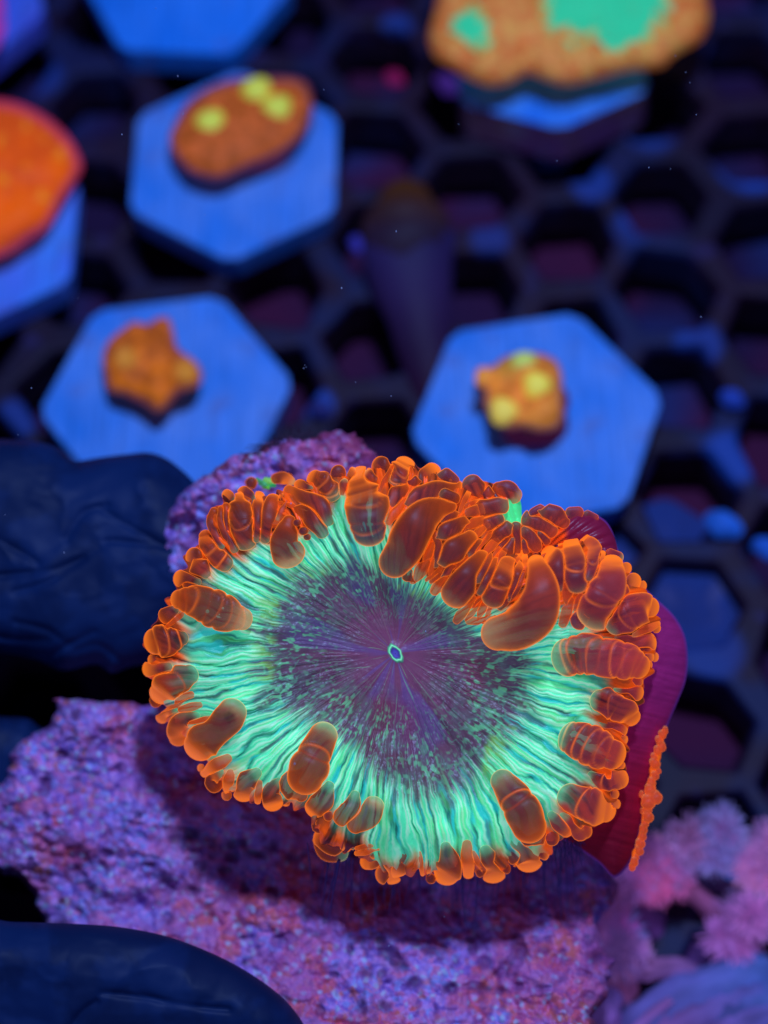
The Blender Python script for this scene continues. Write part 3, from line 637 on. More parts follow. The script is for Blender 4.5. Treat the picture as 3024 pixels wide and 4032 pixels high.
# ---------------------------------------------------------------- bladders (vesicles)
VW = {1: (500, 1700, 1.5082), 2: (1400, 1700, 1.2289), 3: (500, 2500, 1.5082), 4: (1500, 2500, 1.2762)}
SPEC = []
def spec(v, pts, root, dh=0.0, hfix=None, **kw):
    """the centre line and radii of one bladder, kept so that neighbours can press against each other"""
    ox, oy, k = VW[v]
    p = np.array([(ox + a / k, oy + b / k, r / k) for a, b, r in pts], float)
    if len(p) == 1: p = np.vstack([p[0] - [2, 0, 0], p[0] + [2, 0, 0]])
    tot0 = np.hypot(*(p[0, :2] - p[-1, :2])) + p[0, 2] + p[-1, 2]
    if v in (3, 4) and hfix is None and tot0 < 150 and len(pts) > 1:
        u_ = np.array([MX, MY]) - p[0, :2]; u_ /= np.hypot(*u_); nk = p[0].copy(); nk[:2] += u_ * (p[0, 2] * .9 + 28); nk[2] *= .45; p = np.vstack([nk, p])
    q = smooth_poly(p, 8, closed=False)
    SPEC.append(dict(v=v, pts=pts, root=root, dh=dh, hfix=hfix, q=q, kw=kw, box=(q[:, 0].min() - q[:, 2].max() * 2, q[:, 0].max() + q[:, 2].max() * 2, q[:, 1].min() - q[:, 2].max() * 2, q[:, 1].max() + q[:, 2].max() * 2)))
def ndist(X, Y, q):
    """distance to a centre line in units of the local radius"""
    d = np.full(X.shape, 9.0)
    q = q[::2] if len(q) > 8 else q
    for (ax, ay, ar), (bx, by, br) in zip(q[:-1], q[1:]):
        ex, ey = bx - ax, by - ay; t = np.clip(((X - ax) * ex + (Y - ay) * ey) / (ex * ex + ey * ey + 1e-6), 0, 1)
        d = np.minimum(d, np.hypot(X - ax - t * ex, Y - ay - t * ey) / (ar + (br - ar) * t))
    return d
def vesicle(sp, segs=0, spot=0.0, pale=0.0, name='bladder', dark=0.0, sq=.66, gr=None, free=False, tint=0.0):
    v, pts, root, dh, hfix, q = (sp[k] for k in ('v', 'pts', 'root', 'dh', 'hfix', 'q')); seed = int(pts[0][0] * 7 + pts[0][1]) % 9973
    L = np.r_[0, np.cumsum(np.hypot(*np.diff(q[:, :2], axis=0).T))]
    r0, r1 = q[0, 2], q[-1, 2]; tot = r0 + L[-1] + r1
    m = 34 if tot > 110 else 22; n = 30 if tot > 110 else 20
    s = tot * (.5 - .5 * np.cos(np.pi * (np.arange(m) + .35) / (m - .3)))
    if segs:
        u = (np.arange(84) + .35) / 83.7; s = tot * (.45 * (.5 - .5 * np.cos(np.pi * u)) + .55 * u); s[0] = tot * .002; s[-1] = tot * .998
    m = len(s)
    t = s - r0
    d0 = (q[0, :2] - q[1, :2]); d0 /= np.hypot(*d0) + 1e-9; d1 = (q[-1, :2] - q[-2, :2]); d1 /= np.hypot(*d1) + 1e-9
    cx = np.interp(t, L, q[:, 0]) + np.where(t < 0, -t * d0[0], 0) + np.where(t > L[-1], (t - L[-1]) * d1[0], 0)
    cy = np.interp(t, L, q[:, 1]) + np.where(t < 0, -t * d0[1], 0) + np.where(t > L[-1], (t - L[-1]) * d1[1], 0)
    rad = np.interp(t, L, q[:, 2])
    cap0 = np.sqrt(np.clip(1 - (np.clip(-t, 0, None) / r0) ** 2, 0, 1)); cap1 = np.sqrt(np.clip(1 - (np.clip(t - L[-1], 0, None) / r1) ** 2, 0, 1))
    rad = rad * cap0 * cap1
    cpos = []; rs = random.Random(seed)
    for j in range(segs):
        pos = (j + 1) / (segs + 1) * tot + rs.uniform(-.05, .05) * tot
        cpos.append(pos); rad = rad * (1 - .10 * np.exp(-np.abs(s - pos) / 8.0))
    tx = np.gradient(cx, s); ty = np.gradient(cy, s); nn = np.hypot(tx, ty) + 1e-9; tx /= nn; ty /= nn
    a = np.linspace(0, 2 * np.pi, n, endpoint=False)[None, :]
    wob = 1 + .05 * np.sin(3 * a + seed) * np.sin(s[:, None] / 40 + seed) + .07 * (vn(a * 1.9 + seed, s[:, None] / 28 + 0 * a, seed % 50) - .5)
    wob = np.where(a > 5.8, wob * (6.2832 - a) / .4832 + (1 - (6.2832 - a) / .4832) * 1.0, wob); wob = np.where(a < .48, 1 + (wob - 1) * a / .48, wob)
    # neighbours: grow into free space by up to GROW, stop where the next bladder begins
    lim = np.full((m, 2), 1.0)
    if not free and hfix != -2.3:
        GROW = 1.0 if dh >= .45 else 1.2
        us = np.linspace(0, GROW, 17)
        for k_, sg in enumerate((1, -1)):
            UX = cx[:, None] - ty[:, None] * rad[:, None] * us * sg; UY = cy[:, None] + tx[:, None] * rad[:, None] * us * sg
            mine = ndist(UX, UY, q); bad = mine > GROW + .02
            for o_ in SPEC:
                if o_ is sp or (o_['hfix'] is None) != (hfix is None) or o_['dh'] < dh - .22 or o_['kw'].get('name') == 'rim_bead': continue
                b = o_['box']
                if b[1] < UX.min() or b[0] > UX.max() or b[3] < UY.min() or b[2] > UY.max(): continue
                bad |= (ndist(UX, UY, o_['q']) < mine) & (us > .3)
            first = np.where(bad.any(1), us[np.argmax(bad, 1)] - GROW / 16, GROW); lim[:, k_] = np.clip(first, .3, GROW)
        lim = np.apply_along_axis(lambda c_: np.convolve(np.pad(c_, 2, 'edge'), np.ones(5) / 5, 'valid'), 0, lim)
    wob = 1 + (wob - 1) * .6
    rr = rad[:, None] * wob
    ca_ = np.cos(a); rx = rr * np.where(ca_ > 0, lim[:, :1], lim[:, 1:]); hz = rr * (.55 + .45 * np.clip(lim.mean(1), .4, 1))[:, None]
    # flattened: a squarer section, so that packed bladders meet along steep seams
    X = cx[:, None] - ty[:, None] * rx * np.sign(ca_) * np.abs(ca_) ** .82; Y = cy[:, None] + tx[:, None] * rx * np.sign(ca_) * np.abs(ca_) ** .82
    rm = np.interp(t, L, q[:, 2]); rmax = q[:, 2].max()
    hb = (surf(cx, cy) if hfix is None else np.full(m, hfix)) + dh + .36 * np.minimum(rm, rmax) / 100
    kern = np.ones(5) / 5; hb = np.convolve(np.pad(hb, 2, 'edge'), kern, 'valid')
    H = hb[:, None] + hz / 100 * np.sign(np.sin(a)) * np.abs(np.sin(a)) ** .9 * sq
    # colour
    side = ss(1900, 2500, cx)[:, None] * np.ones_like(a)  # pinker to the right: purple reflected light put into the colour
    base = mixc(lin((116, 48, 30)) * np.ones(X.shape + (3,)), lin((134, 46, 68)), side)
    base = base * (.8 + .4 * rs.random())
    tt = (s / tot)[:, None] * np.ones_like(a)
    deep = ss(.5, 1., np.sin(a)) * np.ones_like(tt)
    base = mixc(base, lin((84, 34, 60)), deep * ss(.95, .3, tt) * (.5 + .4 * rs.random()))
    base = mixc(base, lin((200, 76, 16)), ss(.6, 1, tt) * .35)
    if pale: base = mixc(base, lin((205, 150, 110)), ss(.35, .0, tt) * pale)
    if spot:     # the dark pit near the inner end
        sx, sy = cx[np.searchsorted(s, tot * .22)], cy[np.searchsorted(s, tot * .22)]
        base = mixc(base, lin((62, 14, 34)), ss(1.0, .55, np.hypot((X - sx), (Y - sy)) / (rmax * .5)) * ss(0, .4, np.sin(a)) * spot)
    fade = (gr if gr is not None else (.85 if (v in (3, 4) and hfix is None) else .35)) if len(pts) > 1 else 0
    if 1480 < cx.mean() < 2350 and cy.mean() < 2420: fade = min(fade, .12)
    inn = ss(.34 if tot < 170 else .2, .02, tt + .05 * (vn(a * 2, tt * 9, 3) - .5)) * fade
    base = mixc(base, lin((84, 190, 150)), inn * .9)
    if tint: base = mixc(base, lin((214, 84, 18)), np.full(X.shape, tint))
    if dark: base = mixc(base, lin((60, 40, 80)), ss(.55, .0, tt) * dark)
    cre = np.zeros(X.shape); bend = rad[:, None] * .75 * np.clip(np.sin(a), 0, 1)
    for pos in cpos:
        q_ = s[:, None] + bend - pos + 6 * np.sin(2 * a + pos); cre = np.maximum(cre, (.3 + .15 * math.sin(pos)) * np.exp(-(q_ / 5) ** 2) * (.5 + vn(a * 1.3 + pos, s[:, None] * 0 + seed, 5))); H = H - .07 * np.exp(-(q_ / 7) ** 2)
    V = P(X, Y, H).reshape(-1, 3)
    F = grid_faces(m, n, True).tolist() + [list(range(n))[::-1], list(range((m - 1) * n, m * n))]
    return mesh_obj(name, V, F, M_ves, root, base, extra={'crease': cre, 'inner': inn})
VS = [
 # view, points (inner end first), options
 (1, [(700, 640, 66), (680, 560, 82), (670, 480, 80), (675, 405, 60)], dict(segs=1)),
 (1, [(585, 785, 42), (535, 745, 52), (485, 680, 48), (468, 615, 34)], dict(segs=2)),
 (1, [(640, 700, 22), (592, 610, 26), (560, 520, 24), (560, 460, 22)], dict()),
 (1, [(560, 680, 20), (515, 600, 24), (500, 530, 24), (520, 470, 22)], dict()),
 (1, [(610, 660, 18), (585, 540, 20), (590, 440, 20)], dict()),
 (1, [(820, 640, 26), (828, 560, 30), (845, 470, 50), (872, 410, 42)], dict(spot=.5)),
 (1, [(765, 640, 20), (775, 520, 24), (775, 420, 34), (785, 380, 28)], dict()),
 (1, [(740, 390, 30), (690, 365, 38)], dict()),
 (1, [(620, 390, 30), (590, 370, 26)], dict()),
 (1, [(960, 725, 84), (935, 660, 72), (948, 590, 58), (965, 530, 36)], dict(pale=.8, spot=.6, dh=.25)),
 (1, [(1160, 600, 34), (1130, 535, 58), (1075, 480, 50), (1010, 455, 26)], dict()),
 (1, [(1175, 520, 52), (1130, 430, 66), (1050, 375, 52), (960, 355, 34)], dict(dh=-.1)),
 (1, [(1010, 540, 22)], dict(dh=.7)), (1, [(1048, 590, 26)], dict(dh=.6)), (1, [(1070, 625, 20)], dict(dh=.5)),
 (1, [(985, 300, 20), (930, 275, 32), (880, 278, 26)], dict(dh=-.5)),
 (1, [(738, 305, 32)], dict(dh=-.9)),
 (1, [(1075, 330, 32), (1020, 318, 30)], dict()),
 (1, [(1215, 360, 56), (1170, 308, 62), (1115, 282, 48)], dict(segs=3)),
 (1, [(1255, 250, 44)], dict(dh=.1)), (1, [(1288, 300, 26), (1280, 360, 20)], dict()),
 (1, [(1440, 600, 82), (1430, 520, 104), (1425, 420, 112), (1405, 340, 96), (1385, 270, 66)], dict(segs=2, dark=.85, dh=.2)),
 (1, [(1350, 240, 30), (1330, 260, 22)], dict()),
 (1, [(400, 745, 50)], dict()), (1, [(470, 845, 26), (430, 795, 60)], dict()),
 (1, [(420, 895, 22), (370, 880, 30), (318, 872, 44)], dict(spot=.8)),
 (1, [(690, 1115, 56), (610, 1090, 88), (520, 1050, 98), (430, 1015, 86), (360, 1000, 74), (305, 995, 48)], dict(segs=4, pale=.9, dh=.3)),
 (1, [(285, 1055, 28), (235, 1095, 46)], dict(spot=.6)),
 (1, [(330, 1225, 36), (260, 1240, 78), (195, 1240, 86), (165, 1245, 66)], dict(segs=2, spot=.9)),
 (1, [(245, 1400, 26), (190, 1405, 30), (130, 1408, 40)], dict(spot=.8)),
 (3, [(375, 235, 50), (310, 265, 78), (235, 310, 84), (195, 350, 56)], dict(segs=1, spot=.9)),
 (3, [(160, 370, 26), (175, 400, 30)], dict(dh=-.3)),
 (3, [(230, 460, 24), (205, 495, 30)], dict()),
 (3, [(330, 510, 50), (305, 570, 60), (305, 615, 46)], dict(spot=.8)),
 (3, [(630, 450, 72), (590, 510, 80), (520, 580, 72), (455, 630, 92), (425, 665, 78)], dict(pale=.5, spot=.9, dh=.3)),
 (3, [(440, 790, 20)], dict()), (3, [(500, 860, 38), (525, 890, 44)], dict(spot=.6)), (3, [(592, 950, 28)], dict()),
 (3, [(700, 880, 60), (692, 940, 52)], dict(spot=.7, pale=.3)),
 (3, [(855, 930, 48), (868, 995, 52)], dict(spot=.7)),
 (3, [(1165, 600, 86), (1120, 690, 100), (1085, 780, 122), (1060, 840, 110)], dict(segs=1, spot=.35, dh=.55, pale=.4)),
 (3, [(980, 880, 74), (1020, 930, 62), (1040, 960, 30)], dict(pale=.9)),
 (3, [(1155, 985, 64), (1118, 1030, 56)], dict(spot=.7)),
 (3, [(1330, 1035, 54), (1270, 1085, 46)], dict(spot=.8)),
 (3, [(1195, 1075, 26)], dict()),
 (3, [(1470, 1010, 52), (1430, 1075, 64), (1350, 1130, 44)], dict(pale=1., dh=-.1)),
 (3, [(1330, 1230, 46), (1240, 1240, 62), (1160, 1200, 52)], dict(dh=-.9, dark=.5)),
 (3, [(1270, 1290, 46), (1190, 1280, 52), (1140, 1210, 34)], dict(dh=-1.2, dark=.5)),
 (3, [(1130, 1140, 30), (1240, 1150, 26)], dict(dh=-.6)),
 (3, [(1480, 1330, 46), (1420, 1350, 36)], dict(dh=-.5)), (3, [(1560, 1350, 50), (1575, 1425, 56)], dict(dh=-.3)),
 (4, [(150, 1160, 26), (100, 1120, 40), (60, 1190, 54)], dict(dh=-.3)), (4, [(20, 1200, 46)], dict(dh=-.4)),
 (4, [(345, 1140, 50), (330, 1185, 66), (322, 1200, 56)], dict(spot=.9)), (4, [(252, 1222, 24)], dict(dh=-.2)),
 (4, [(560, 1160, 56), (565, 1190, 58)], dict(spot=.8)), (4, [(505, 1185, 30)], dict(dh=-.2)), (4, [(625, 1175, 24)], dict(dh=-.2)),
 (4, [(740, 1125, 74), (745, 1135, 58)], dict(dh=-.2, dark=.2)), (4, [(680, 1110, 44)], dict(dh=-.3)), (4, [(800, 1090, 46)], dict(dh=-.3)),
 (4, [(612, 735, 62), (665, 810, 84), (715, 890, 96), (745, 960, 88)], dict(pale=.5, spot=.0, dark=.25, dh=.5, segs=1)),
 (4, [(730, 1040, 50), (790, 1010, 44)], dict(pale=1.)), (4, [(860, 1020, 34)], dict()), (4, [(905, 955, 40), (935, 985, 30)], dict()),
 (4, [(935, 115, 80), (1030, 95, 90), (1110, 112, 84), (1195, 125, 82), (1265, 145, 74), (1300, 160, 52)], dict(segs=5, spot=.9, dh=.35)),
 (4, [(1345, 110, 26)], dict()), (4, [(1340, 150, 22)], dict(dh=-.2)), (4, [(1290, 232, 26)], dict()), (4, [(1240, 285, 28), (1285, 290, 36)], dict()), (4, [(1190, 250, 22), (1250, 250, 26)], dict(dh=-.2)),
 (4, [(1095, 330, 46), (1170, 345, 74), (1235, 390, 58), (1260, 415, 40)], dict(segs=1, spot=.8)),
 (4, [(1150, 460, 20), (1205, 480, 34)], dict()), (4, [(1215, 525, 24)], dict(dh=-.2)),
 (4, [(965, 520, 74), (1040, 550, 88), (1110, 580, 84), (1165, 600, 66)], dict(segs=4, dh=.25)),
 (4, [(1110, 735, 34), (1150, 735, 46), (1200, 720, 44)], dict(segs=1, spot=.7)), (4, [(1180, 650, 22), (1210, 655, 18)], dict()), 
 (4, [(945, 810, 58), (1010, 850, 78), (1080, 870, 80), (1130, 880, 52)], dict(segs=1, spot=.9)), (4, [(1175, 800, 20)], dict()), (4, [(1180, 850, 22)], dict()),
 (4, [(965, 955, 38), (1000, 985, 44), (1030, 985, 32)], dict()),
 # the folded side, upper right
 (2, [(190, 630, 78), (235, 570, 92), (270, 490, 96), (330, 410, 84), (400, 370, 58), (455, 360, 34)], dict(dh=.5, dark=.25)),
 (2, [(255, 690, 34), (275, 715, 22)], dict(dh=.1, pale=.6)),
 (2, [(280, 330, 50), (345, 300, 72), (420, 265, 62), (475, 260, 42)], dict()),
 (2, [(185, 335, 34), (220, 290, 50)], dict(dh=-.1, dark=.3)),
 (2, [(125, 172, 46)], dict(dh=-.2, spot=.5)), (2, [(215, 215, 60), (232, 180, 62), (240, 165, 44)], dict(segs=2)), (2, [(285, 240, 34)], dict()), (2, [(60, 215, 40), (80, 230, 28)], dict()),
 (2, [(330, 225, 38), (375, 195, 40)], dict(dh=-.2)), (2, [(430, 225, 44), (480, 250, 32)], dict(dh=-.1)), (2, [(430, 305, 28), (480, 325, 26)], dict(dh=.3)),
 (2, [(410, 500, 30), (460, 465, 46), (525, 445, 32)], dict(dh=.2)), (2, [(420, 420, 22), (480, 400, 24)], dict(dh=.2)),
 (2, [(435, 605, 52), (490, 560, 54), (555, 515, 36)], dict(dh=.3)),
 (2, [(385, 640, 20), (400, 560, 22), (390, 500, 22)], dict(dh=.1)), (2, [(560, 590, 22), (600, 540, 24)], dict(dh=.1)),
 (2, [(480, 790, 60), (520, 735, 62), (565, 670, 48), (615, 610, 36)], dict(dh=.35, dark=.3)),
 (2, [(590, 720, 16), (625, 650, 18), (650, 595, 16)], dict(dh=.2)), (2, [(430, 690, 24), (470, 660, 22)], dict(dh=.1)),
 (2, [(600, 780, 14), (650, 690, 16), (680, 620, 14)], dict(dh=.2)),
 (2, [(665, 805, 48), (690, 750, 50), (715, 690, 54), (740, 640, 38)], dict(dh=.35, segs=1)),
 (2, [(745, 810, 16), (780, 720, 18), (790, 650, 28)], dict(dh=.2, spot=.5)), (2, [(700, 850, 16), (770, 780, 16), (810, 690, 14)], dict(dh=.05)),
 (2, [(690, 975, 84), (780, 955, 104), (865, 885, 112), (900, 790, 92), (895, 710, 72), (875, 640, 46)], dict(dh=.75, pale=.45)),
 (2, [(985, 760, 16), (985, 690, 24), (962, 620, 52), (935, 590, 36)], dict(dh=.3, spot=.5)),
 (2, [(1075, 740, 44), (1065, 680, 54), (1058, 610, 56), (1045, 545, 36)], dict(dh=.3, segs=1)),
 (2, [(1130, 700, 24), (1155, 620, 38), (1140, 560, 40), (1110, 525, 26)], dict(dh=.1, segs=1)), (2, [(1130, 780, 14), (1180, 680, 16), (1195, 590, 16)], dict()),
 (2, [(1165, 880, 80), (1200, 800, 84), (1235, 720, 66), (1240, 640, 46)], dict(dh=.4, segs=1)), (2, [(1085, 905, 46)], dict(dh=.1, dark=.5)),
 (2, [(1345, 725, 36)], dict(spot=.6)), (2, [(1270, 790, 20), (1300, 760, 26)], dict()), (2, [(1385, 745, 22)], dict(dh=-.3)), (2, [(1270, 610, 26), (1230, 590, 22)], dict(dh=-.1)), (2, [(1310, 660, 24)], dict(dh=-.2)),
 (2, [(1255, 930, 48), (1330, 885, 78), (1400, 850, 64), (1430, 850, 40)], dict(dh=.2, spot=.4, segs=1)),
 (2, [(1260, 1015, 26), (1330, 1025, 42), (1405, 1025, 52)], dict(dh=-.1, spot=.3)), (2, [(1455, 950, 20)], dict(dh=-.3)), (2, [(1445, 1090, 20)], dict(dh=-.4)), (2, [(1180, 520, 20)], dict(dh=-.2)),
 # second lobe beyond the cleft
 (2, [(560, 255, 44), (600, 290, 40)], dict(hfix=-.5)), (2, [(640, 300, 36)], dict(hfix=-.45)), (2, [(535, 330, 28), (565, 345, 22)], dict(hfix=-.2)),
 (2, [(770, 310, 34), (735, 290, 46), (690, 285, 36)], dict(hfix=-.6, pale=.6)),
 (2, [(690, 350, 52), (630, 375, 66), (570, 395, 42)], dict(hfix=.0, pale=.3, dark=.3)),
 (2, [(680, 425, 40), (640, 440, 52), (610, 450, 36)], dict(hfix=.2)), (2, [(560, 420, 30), (545, 450, 26)], dict(hfix=.1)),
 (2, [(735, 470, 36), (700, 495, 46), (665, 520, 30)], dict(hfix=.2)), (2, [(640, 500, 20)], dict(hfix=.1)),
 (2, [(760, 530, 22), (740, 565, 34)], dict(hfix=.15)), (2, [(700, 555, 16), (735, 520, 16)], dict(hfix=.15)), (2, [(775, 460, 26), (782, 520, 22), (780, 580, 16)], dict(hfix=.1)),
 (2, [(830, 490, 38), (860, 530, 42), (875, 560, 24)], dict(hfix=.2, spot=.3)), (2, [(815, 530, 14), (825, 580, 14)], dict(hfix=.2)),
 (2, [(850, 425, 48), (900, 450, 48), (945, 480, 34)], dict(hfix=.0)), (2, [(895, 495, 20), (925, 530, 18)], dict(hfix=.1)),
 (2, [(920, 395, 42), (975, 415, 44), (1010, 440, 26)], dict(hfix=-.3)), (2, [(1040, 395, 26), (1080, 390, 24)], dict(hfix=-.6)), (2, [(1120, 400, 18), (1160, 418, 16)], dict(hfix=-.8)), (2, [(850, 400, 24), (900, 375, 22)], dict(hfix=-.6)),
]
for v, pts, kw in VS: spec(v, pts, coral, **kw)

# tiny bladders crowded along the outer rim, in the gaps
rs = random.Random(5)
for i in range(34):
    th = 2 * math.pi * (i + rs.uniform(-.3, .3)) / 34
    R = float(fR(np.array(th))) * rs.uniform(.955, .995); x = MX + R * math.cos(th); y = MY - R * math.sin(th); r = rs.uniform(11, 22)
    if 1900 < x < 2300 and 1900 < y < 2300: continue
    ox, oy, k = VW[1]
    L_ = rs.uniform(10, 46); ix = x - L_ * math.cos(th); iy = y + L_ * math.sin(th)
    spec(1, [((ix - ox) * k, (iy - oy) * k, r * .7 * k), ((x - ox) * k, (y - oy) * k, r * k)], coral, dh=-.15 + rs.uniform(-.1, .05))
# slender bladders squeezed into whatever room is left in the orange zone
def min_nd(x, y):
    X = np.array([[x]]); Y = np.array([[y]]); best = 9; who = None
    for o_ in SPEC:
        b = o_['box']
        if o_['hfix'] is None and b[0] - 80 < x < b[1] + 80 and b[2] - 80 < y < b[3] + 80:
            d = float(ndist(X, Y, o_['q'])[0, 0])
            if d < best: best, who = d, o_
    return best, who
nf = 0
for i in range(2600):
    if nf >= 74: break
    th = rs.uniform(0, 2 * math.pi); R = float(fR(np.array(th))); O = float(fO(np.array(th))); rad_ = rs.uniform(R * .90, R * .985)
    if rs.random() < .6:
        k_ = rs.randrange(len(FOLD) - 1); t_ = rs.random(); x = FOLD[k_, 0] * (1 - t_) + FOLD[k_ + 1, 0] * t_ + rs.uniform(-110, 110); y = FOLD[k_, 1] * (1 - t_) + FOLD[k_ + 1, 1] * t_ + rs.uniform(-150, 110)
        th = math.atan2(-(y - MY), x - MX)
        if x < 1560: continue
        if math.hypot(x - MX, y - MY) > float(fR(np.array(th))) * .98 or math.hypot(x - MX, y - MY) < float(fI(np.array(th))) * 1.1: continue
    else: x = MX + rad_ * math.cos(th); y = MY - rad_ * math.sin(th)
    if y > 2950 and math.hypot(x - MX, y - MY) < R * .95: continue
    d, who = min_nd(x, y)
    if who is None or d < 1.22: continue
    qq = who['q']; j_ = int(np.argmin(np.hypot(qq[:, 0] - x, qq[:, 1] - y))); a_ = qq[max(j_ - 2, 0), :2]; b_ = qq[min(j_ + 2, len(qq) - 1), :2]; ax = b_ - a_
    if np.hypot(*ax) < 5: ax = np.array([math.cos(th), -math.sin(th)])
    ax = ax / np.hypot(*ax); rloc = float(np.clip((d - 1) * qq[j_, 2] * .9, 9, 22)); ln = rs.uniform(28, 62)
    ox, oy, k = VW[1]; A_ = (x - ax[0] * ln, y - ax[1] * ln); B_ = (x + ax[0] * ln, y + ax[1] * ln)
    spec(1, [((A_[0] - ox) * k, (A_[1] - oy) * k, rloc * .7 * k), ((x - ox) * k, (y - oy) * k, rloc * 1.1 * k), ((B_[0] - ox) * k, (B_[1] - oy) * k, rloc * .8 * k)], coral, dh=.02, gr=.5, tint=rs.uniform(.35, .75)); nf += 1
# beads along the lower edge of the skirt
for x, y, r in ((1425, 480, 14), (1412, 500, 20), (1398, 530, 18), (1408, 560, 20), (1388, 580, 18), (1372, 612, 20), (1376, 645, 24), (1392, 680, 18), (1376, 705, 20), (1356, 738, 24), (1350, 775, 32), (1378, 812, 44), (1340, 835, 34), (1336, 872, 26), (1340, 910, 36), (1325, 945, 24), (1316, 975, 18), (1312, 1010, 20), (1304, 1045, 28), (1296, 1082, 24), (1282, 1115, 18), (1270, 1140, 18), (1260, 1165, 16), (1305, 800, 12), (1310, 885, 10), (1302, 1000, 10), (1284, 1065, 10), (1366, 760, 14)):
    g_ = rs.uniform(.75, 1.2); spec(4, [(x - 4 * rs.uniform(-1, 2), y - 9 * g_, r * .8 * g_), (x + 3, y + 6, r * g_)], coral, hfix=-2.3, name='rim_bead', free=True, tint=.6)
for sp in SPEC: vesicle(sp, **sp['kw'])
_e = [(2612, 2880), (2600, 2930), (2588, 2975), (2572, 3030), (2566, 3075), (2548, 3135), (2542, 3195), (2530, 3260), (2515, 3320), (2500, 3375), (2488, 3410)]
tube('rim_frill', [(x, y, -2.35, rs.uniform(9, 15)) for x, y in _e], M_frag, (250, 104, 20), (240, 96, 24), coral, n=12, sub=6, noise=.7, aspect=.8)

# the lobe beyond the cleft
def lobe_col(X, Y, d):
    a = np.arctan2(Y - 2230, X - 2080); f = np.abs(np.sin(a * 26 + 3 * vn(X / 80, Y / 80, 3)))
    c = mixc(lin((70, 22, 26)) * np.ones(X.shape + (3,)), lin((240, 88, 28)), ss(.2, .9, f)); 
    c = mixc(c, lin((70, 240, 160)), ss(62, 40, np.hypot((X - 2030) / 1.1, Y - 2015)))
    return mixc(c, lin((104, 20, 66)), ss(2215, 2245, X))
inflate('folded_lobe', smooth_poly([(1800, 1935), (1850, 1890), (1930, 1900), (2030, 1935), (2052, 1985), (2060, 2040), (2120, 2010), (2200, 2010), (2280, 2010), (2360, 2040), (2400, 2080), (2430, 2160), (2400, 2230), (2290, 2160), (2200, 2145), (2120, 2180), (2030, 2180), (1960, 2150), (1900, 2080), (1850, 2000)], 5), 6, -1.1, .8, 70, M_disc, lobe_col, Tb=.8,
        relief=lambda X, Y, d: .2 * (np.abs(np.sin(np.arctan2(Y - 2230, X - 2080) * 26)) ** .6 - .5), parent=coral)
# the magenta underside that shows past the right edge
def skirt_col(X, Y, d):
    c = mixc(lin((120, 30, 118)) * np.ones(X.shape + (3,)), lin((118, 12, 52)), ss(2600, 3150, Y)); st = vn(X / 160 + Y / 60, Y / 9 - X / 40, 7) * .5 + vn(X / 400, Y / 5 - X / 25, 8) * .5
    c = c * (.8 + .45 * st)[..., None]; c = mixc(c, lin((70, 8, 34)), ss(3150, 3350, Y) * .6)
    return mixc(c, lin((96, 60, 190)), ss(12, 0, d) * .7)
def skirt_h(X, Y): return -2.1 - .5 * ss(2500, 3400, Y) - .9 * ss(2250, 2700, X) 
SK = smooth_poly([(2230, 2040), (2290, 2010), (2370, 2040), (2410, 2090), (2440, 2180), (2500, 2270), (2570, 2345), (2650, 2420), (2695, 2500), (2708, 2590), (2700, 2680), (2670, 2760), (2632, 2850), (2605, 2930), (2575, 3030), (2548, 3120), (2535, 3220), (2510, 3330), (2480, 3400), (2420, 3455), (2360, 3400), (2290, 3350), (2150, 3250), (2000, 3000), (2100, 2600), (2150, 2300)], 5)
inflate('underside_skirt', SK, 6, skirt_h, 1.0, 150, M_skirt, skirt_col, lambda X, Y, d: .12 * (fbm(X / 260 + Y / 200, Y / 22 - X / 70, 14, 3) - .5) + .25 * (fbm(X / 120, Y / 120, 19) - .5), Tb=.9, parent=coral)
# stalk down to the rock
n = 64; V = []; cc = []
for i in range(16):
    t = i / 15; h = -1.6 - 5.6 * t; rx = 380 + 130 * t + 160 * t ** 4; ry = 300 + 120 * t + 120 * t ** 4
    for k in range(n):
        a = 2 * math.pi * k / n; q = 1 + .05 * math.sin(9 * a) + .03 * math.sin(23 * a + 1)
        V.append(P(1740 + rx * q * math.cos(a) + 60 * t, 2880 + 60 * t + ry * q * math.sin(a), h)); cc.append(lin((70, 42, 52)) * (.7 + .5 * abs(math.sin(11 * a))))
mesh_obj('stalk', np.array(V), grid_faces(16, n, True), M_skirt, coral, np.array(cc))
# mucus strands hanging between coral and rock
roots = []
for i in range(70):
    x = random.uniform(1250, 2250); y = 3380 + random.uniform(-40, 60) - .00030 * (x - 1750) ** 2; roots.append((x, y, -2.2, random.uniform(-60, 40), random.uniform(170, 380), -3.8, random.uniform(1.6, 4)))
roots += [(1335, 3385, -1.2, -40, 250, -3.5, 7), (1330, 3390, -1.2, -60, 240, -3.5, 4), (1210, 3320, -1.5, 30, 240, -4, 4), (1290, 3400, -2, -30, 260, -4.5, 5)]
for i in range(60):
    x = random.uniform(2180, 2290); roots.append((x, 3300 + random.uniform(-20, 30), -1.6, random.uniform(-60, 60), random.uniform(40, 130), -1, random.uniform(.8, 1.6)))
tag(threads('slime_strands', roots, M_thread), kind='stuff')

